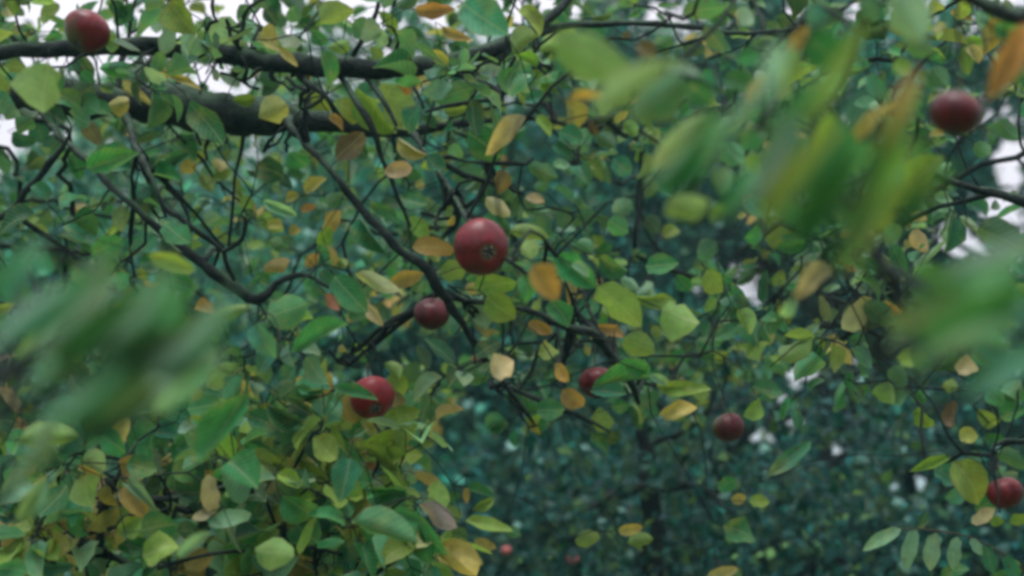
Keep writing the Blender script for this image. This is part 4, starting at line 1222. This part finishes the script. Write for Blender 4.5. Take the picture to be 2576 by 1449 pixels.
def far_tree(name, label, base, height, crown, nleaf, base_col, leafL=(.045, .07), trunk_r=.09, mat=M_DARKBARK, nclump=150, glint_share=.04, hold=(), spread=1.0, vary=.25):
    """crown = list of ellipsoids (cx, cy, cz, rx, ry, rz)"""
    root = thing(name, label, 'tree', base, 'trees behind the apples')
    base = np.array(base, float)
    top = base + np.array([0, 0, height])
    s = smooth_path(np.array([base, base + [.05, .02, height * .3], base + [-.06, .05, height * .65], top]), .15)
    b = Bag()
    b.add(*tube_arrays(s, np.linspace(trunk_r, trunk_r * .25, len(s)), 10, .05))
    link('trunk', b.mesh('trunk'), mat, root)
    cl = []
    tot = sum(e[3] * e[4] * e[5] for e in crown)
    for e in crown:
        k = max(6, int(nclump * e[3] * e[4] * e[5] / tot))
        u = rng.normal(size=(k, 3))
        u /= np.linalg.norm(u, axis=1)[:, None]
        u *= (rng.uniform(.12, 1, size=(k, 1)) ** (1 / 2.4))
        cl.append(u * np.array(e[3:]) + np.array(e[:3]))
    cl = np.vstack(cl)
    # limbs to a share of the clumps
    for c in cl[rng.permutation(len(cl))[:22]]:
        j = min(len(s) - 2, int(len(s) * rng.uniform(.2, .85)))
        p = s[j]
        midp = p + (c - p) * .5 + np.array([0, 0, .15])
        q = smooth_path(np.array([p, midp, c]), .12)
        b = Bag()
        b.add(*tube_arrays(q, np.linspace(trunk_r * .32, .006, len(q)), 6, .06))
        link('limb', b.mesh('limb'), mat, root)
    ci = rng.integers(0, len(cl), nleaf)
    tone = np.exp(rng.normal(size=len(cl)) * .42)
    C = cl[ci] + rng.normal(size=(nleaf, 3)) * (np.array([.22, .22, .15])[None] * rng.uniform(.6, 1.3, len(cl))[ci][:, None] * spread)
    C = C[C[:, 2] > .15]
    x, y, d = proj(C)
    for ax, ay, ar, ad in APX[8:]:          # fruit hangs clear of the leaves in front
        d = np.where((np.hypot(x - ax, y - ay) < ar + 12) & (d < ad + .1), -1, d)
    keep = (d > 0) & ~in_gap(x, y, np.where(GAPS[:, 0] > 1500, 2.0, np.where(GAPS[:, 0] < 80, 1.9, 1.45)))
    C, ci = C[keep], ci[:len(keep)][keep]
    L = rng.uniform(*leafL, size=len(C))
    cc = np.array(base_col)[None] * tone[ci][:, None] * np.exp(rng.normal(size=(len(C), 1)) * vary) * np.exp(rng.normal(size=(len(C), 3)) * .12)
    pal_y = rng.random(len(C)) < .035
    cc[pal_y] = cc[pal_y] * np.array([3.2, 1.8, .9])
    pale = rng.random(len(C)) < glint_share
    cc[pale] = np.array([.22, .44, .38]) * np.exp(rng.normal(size=(pale.sum(), 1)) * .3)  # light glints in the crown, put in as pale leaf colour
    V, F, CC = far_leaves(C, L, cc)
    o = link('crown', mesh_np('crown', V, F, None, np.clip(CC, .004, .7), smooth=False), M_FAR, root)
    o['kind'] = 'stuff'
    # bearing twig for any fruit on this tree
    for h in hold:
        p = s[int(len(s) * .35)]
        q = smooth_path(np.array([p, p * .4 + h * .6 + np.array([0, 0, .2]), h + np.array([0, 0, .004])]), .06)
        b = Bag()
        b.add(*tube_arrays(q, np.linspace(.02, .002, len(q)), 6, .05))
        link('twig', b.mesh('twig'), mat, root)
    return root


MID = (.016, .108, .080)  # darker than the left trees: crown shadow put into the leaf colour
TEAL = (.036, .165, .115)
DEEP_SHADE = (.0085, .056, .048)  # shade of the lower right put into a very dark leaf colour
far_tree('bushy_tree', 'bushy blue-green tree behind the crossing limbs on the left', (-2.7, 7.6, 0), 3.6,
         [(-2.7, 7.6, 2.35, 2.0, 1.4, 1.95), (-4.6, 8.4, 2.3, 1.5, 1.3, 1.9), (-1.4, 8.2, 1.9, 1.2, 1.2, 1.7)], 80000, TEAL, (.06, .095), nclump=260, glint_share=.11)
far_tree('bushy_tree', 'dense dark green tree behind the big middle apple', (-.2, 9.0, 0), 4.6,
         [(-.4, 9.0, 2.5, 1.9, 1.4, 2.1), (.9, 9.6, 3.0, 1.4, 1.3, 1.9), (-.2, 8.3, 1.5, 1.8, 1.0, 1.0)], 80000, MID, (.06, .095), nclump=260)
far_tree('tall_tree', 'tall leafy tree behind the blurred leaves at upper right', (2.6, 9.6, 0), 6.4,
         [(2.2, 9.6, 4.3, 1.9, 1.4, 1.7), (3.8, 9.6, 3.4, 1.5, 1.4, 2.2), (1.1, 9.8, 4.2, 1.4, 1.3, 1.6), (2.6, 9.2, 2.2, 2.0, 1.2, 1.5)], 90000, MID, (.05, .10), nclump=260, spread=.85, vary=.42)
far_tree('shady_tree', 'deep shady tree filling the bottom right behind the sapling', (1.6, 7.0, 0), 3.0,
         [(1.3, 7.0, 1.35, 1.7, 1.0, 1.0), (2.8, 7.2, 1.6, 1.2, 1.1, 1.3), (.2, 7.0, 1.1, 1.0, .9, .9)], 62000, DEEP_SHADE, (.03, .085), nclump=170, hold=tiny_tops, spread=.72, vary=.5, glint_share=.05)
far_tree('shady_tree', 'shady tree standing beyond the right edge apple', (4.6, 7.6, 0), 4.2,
         [(4.4, 7.6, 2.2, 1.4, 1.3, 1.9)], 24000, DEEP_SHADE, (.05, .08), nclump=90)
far_tree('bushy_tree', 'loose pale-gapped tree at the far left edge', (-5.2, 7.0, 0), 3.4,
         [(-4.9, 7.2, 1.8, 1.3, 1.3, 1.5)], 24000, TEAL, (.06, .095), nclump=90)
far_tree('orchard_tree', 'hazy tree far behind, below the two crossing limbs', (-2.2, 13.5, 0), 5.4,
         [(-2.4, 13.5, 3.2, 2.6, 1.4, 2.6), (-5.4, 13.5, 3.0, 2.0, 1.4, 2.4), (.8, 13.5, 2.9, 2.2, 1.4, 2.6)], 60000, TEAL, (.10, .15), nclump=260)

far_tree('orchard_tree', 'pale loose treetop showing above the upper limb near the top edge', (-1.3, 15.5, 0), 6.6,
         [(-1.2, 15.5, 6.2, 2.2, 1.2, 1.5), (-4.2, 15.5, 5.6, 2.0, 1.2, 1.3), (.9, 15.5, 6.6, 1.2, 1.2, 1.2)], 15000, (.10, .27, .17), (.11, .16), nclump=150, glint_share=.1)

# slim dark tree with a cross of low limbs
slb = at(1640, 2300, 4.2)
slb[2] = -.05
slim = thing('slim_tree', 'slim black-barked tree with low spreading limbs below the half-hidden apple', 'tree', slb)
for nm, spec in [('trunk', [(1650, 1700, 84, 4.2), (1646, 1400, 78, 4.2), (1634, 1230, 66, 4.2), (1630, 1170, 58, 4.2), (1621, 1116, 50, 4.2), (1606, 1060, 42, 4.2), (1588, 1000, 36, 4.2), (1570, 920, 26, 4.2), (1590, 800, 20, 4.25), (1640, 680, 14, 4.3), (1660, 560, 8, 4.35)]),
                 ('limb', [(1634, 1225, 46, 4.2), (1590, 1232, 36, 4.15), (1550, 1245, 36, 4.15), (1515, 1260, 28, 4.1), (1480, 1282, 12, 4.05), (1450, 1290, 5, 4.0)]),
                 ('limb', [(1636, 1235, 40, 4.2), (1680, 1226, 32, 4.2), (1740, 1218, 28, 4.2), (1795, 1246, 22, 4.15), (1818, 1275, 13, 4.1), (1850, 1290, 6, 4.05)]),
                 ('limb', [(1622, 1120, 30, 4.2), (1671, 1102, 24, 4.2), (1721, 1084, 24, 4.2), (1768, 1050, 21, 4.2), (1788, 1008, 18, 4.2), (1830, 930, 12, 4.2), (1880, 850, 8, 4.25), (1960, 800, 5, 4.3)]),
                 ('limb', [(1800, 1250, 18, 4.15), (1810, 1200, 14, 4.15), (1785, 1150, 10, 4.15), (1800, 1100, 6, 4.15)]),
                 ('limb', [(1575, 950, 20, 4.2), (1500, 880, 14, 4.2), (1400, 850, 10, 4.25), (1300, 800, 6, 4.3)])]:
    spec = [(x, y, w * .8, d) for x, y, w, d in spec]
    r = rows(spec)
    if nm == 'trunk':
        r = np.vstack([np.append(slb, r[0][3] * 1.2), r])
    s = smooth_path(r, .05)
    b = Bag()
    b.add(*tube_arrays(s[:, :3] + rng.normal(size=(len(s), 3)) * (s[:, 3] * .12)[:, None], s[:, 3] * (1 + .08 * rng.normal(size=len(s))), 10, .06))
    link(nm, b.mesh(nm), M_DARKBARK, slim)

# a thin dark crown of its own
nl = 2800
cx_, cy_ = rng.uniform(1300, 2350, nl), rng.uniform(820, 1600, nl)
dd_ = 3.6 + 1.7 * rng.random(nl) ** 1.6
C = np.array([at(a, b_, d_) for a, b_, d_ in zip(cx_, cy_, dd_)])
C = C[~in_gap(*proj(C)[:2], 1.9)]
for ax, ay, ar, ad in APX[8:]:
    gx_, gy_, _ = proj(C)
    C = C[np.hypot(gx_ - ax, gy_ - ay) > ar + 16]
cc = np.array(DEEP_SHADE)[None] * np.exp(rng.normal(size=(len(C), 1)) * .35) * np.exp(rng.normal(size=(len(C), 3)) * .08)
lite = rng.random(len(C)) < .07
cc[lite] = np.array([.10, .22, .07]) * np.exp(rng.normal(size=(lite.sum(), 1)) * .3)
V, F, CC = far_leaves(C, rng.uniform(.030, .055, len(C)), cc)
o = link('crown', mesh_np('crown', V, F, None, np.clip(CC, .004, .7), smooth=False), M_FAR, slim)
o['kind'] = 'stuff'

# ------------------------------------------------------------------ thin teal haze, added to lift the blacks
hx0, hx1, hy0, hy1, hz0, hz1 = -1600, 1600, -1600, 1600, -1.2, 8.5
HV = [(x, y, z) for z in (hz0, hz1) for y in (hy0, hy1) for x in (hx0, hx1)]
HF = [(0, 2, 3, 1), (4, 5, 7, 6), (0, 1, 5, 4), (2, 6, 7, 3), (0, 4, 6, 2), (1, 3, 7, 5)]
hm = bpy.data.materials.new('black_lift_haze')
hm.use_nodes = True
ht = hm.node_tree
ht.nodes.clear()
ho = ht.nodes.new('ShaderNodeOutputMaterial')
hv = ht.nodes.new('ShaderNodeVolumePrincipled')
hv.inputs['Color'].default_value = (0.42, 0.93, 0.95, 1)
hv.inputs['Density'].default_value = 0.0042
hv.inputs['Anisotropy'].default_value = 0.2
ht.links.new(hv.outputs[0], ho.inputs['Volume'])
haze = link('haze', mesh_np('haze', HV, HF, smooth=False), hm)
haze['kind'] = 'stuff'
haze['label'] = 'thin teal haze added over the orchard to lift the blacks'
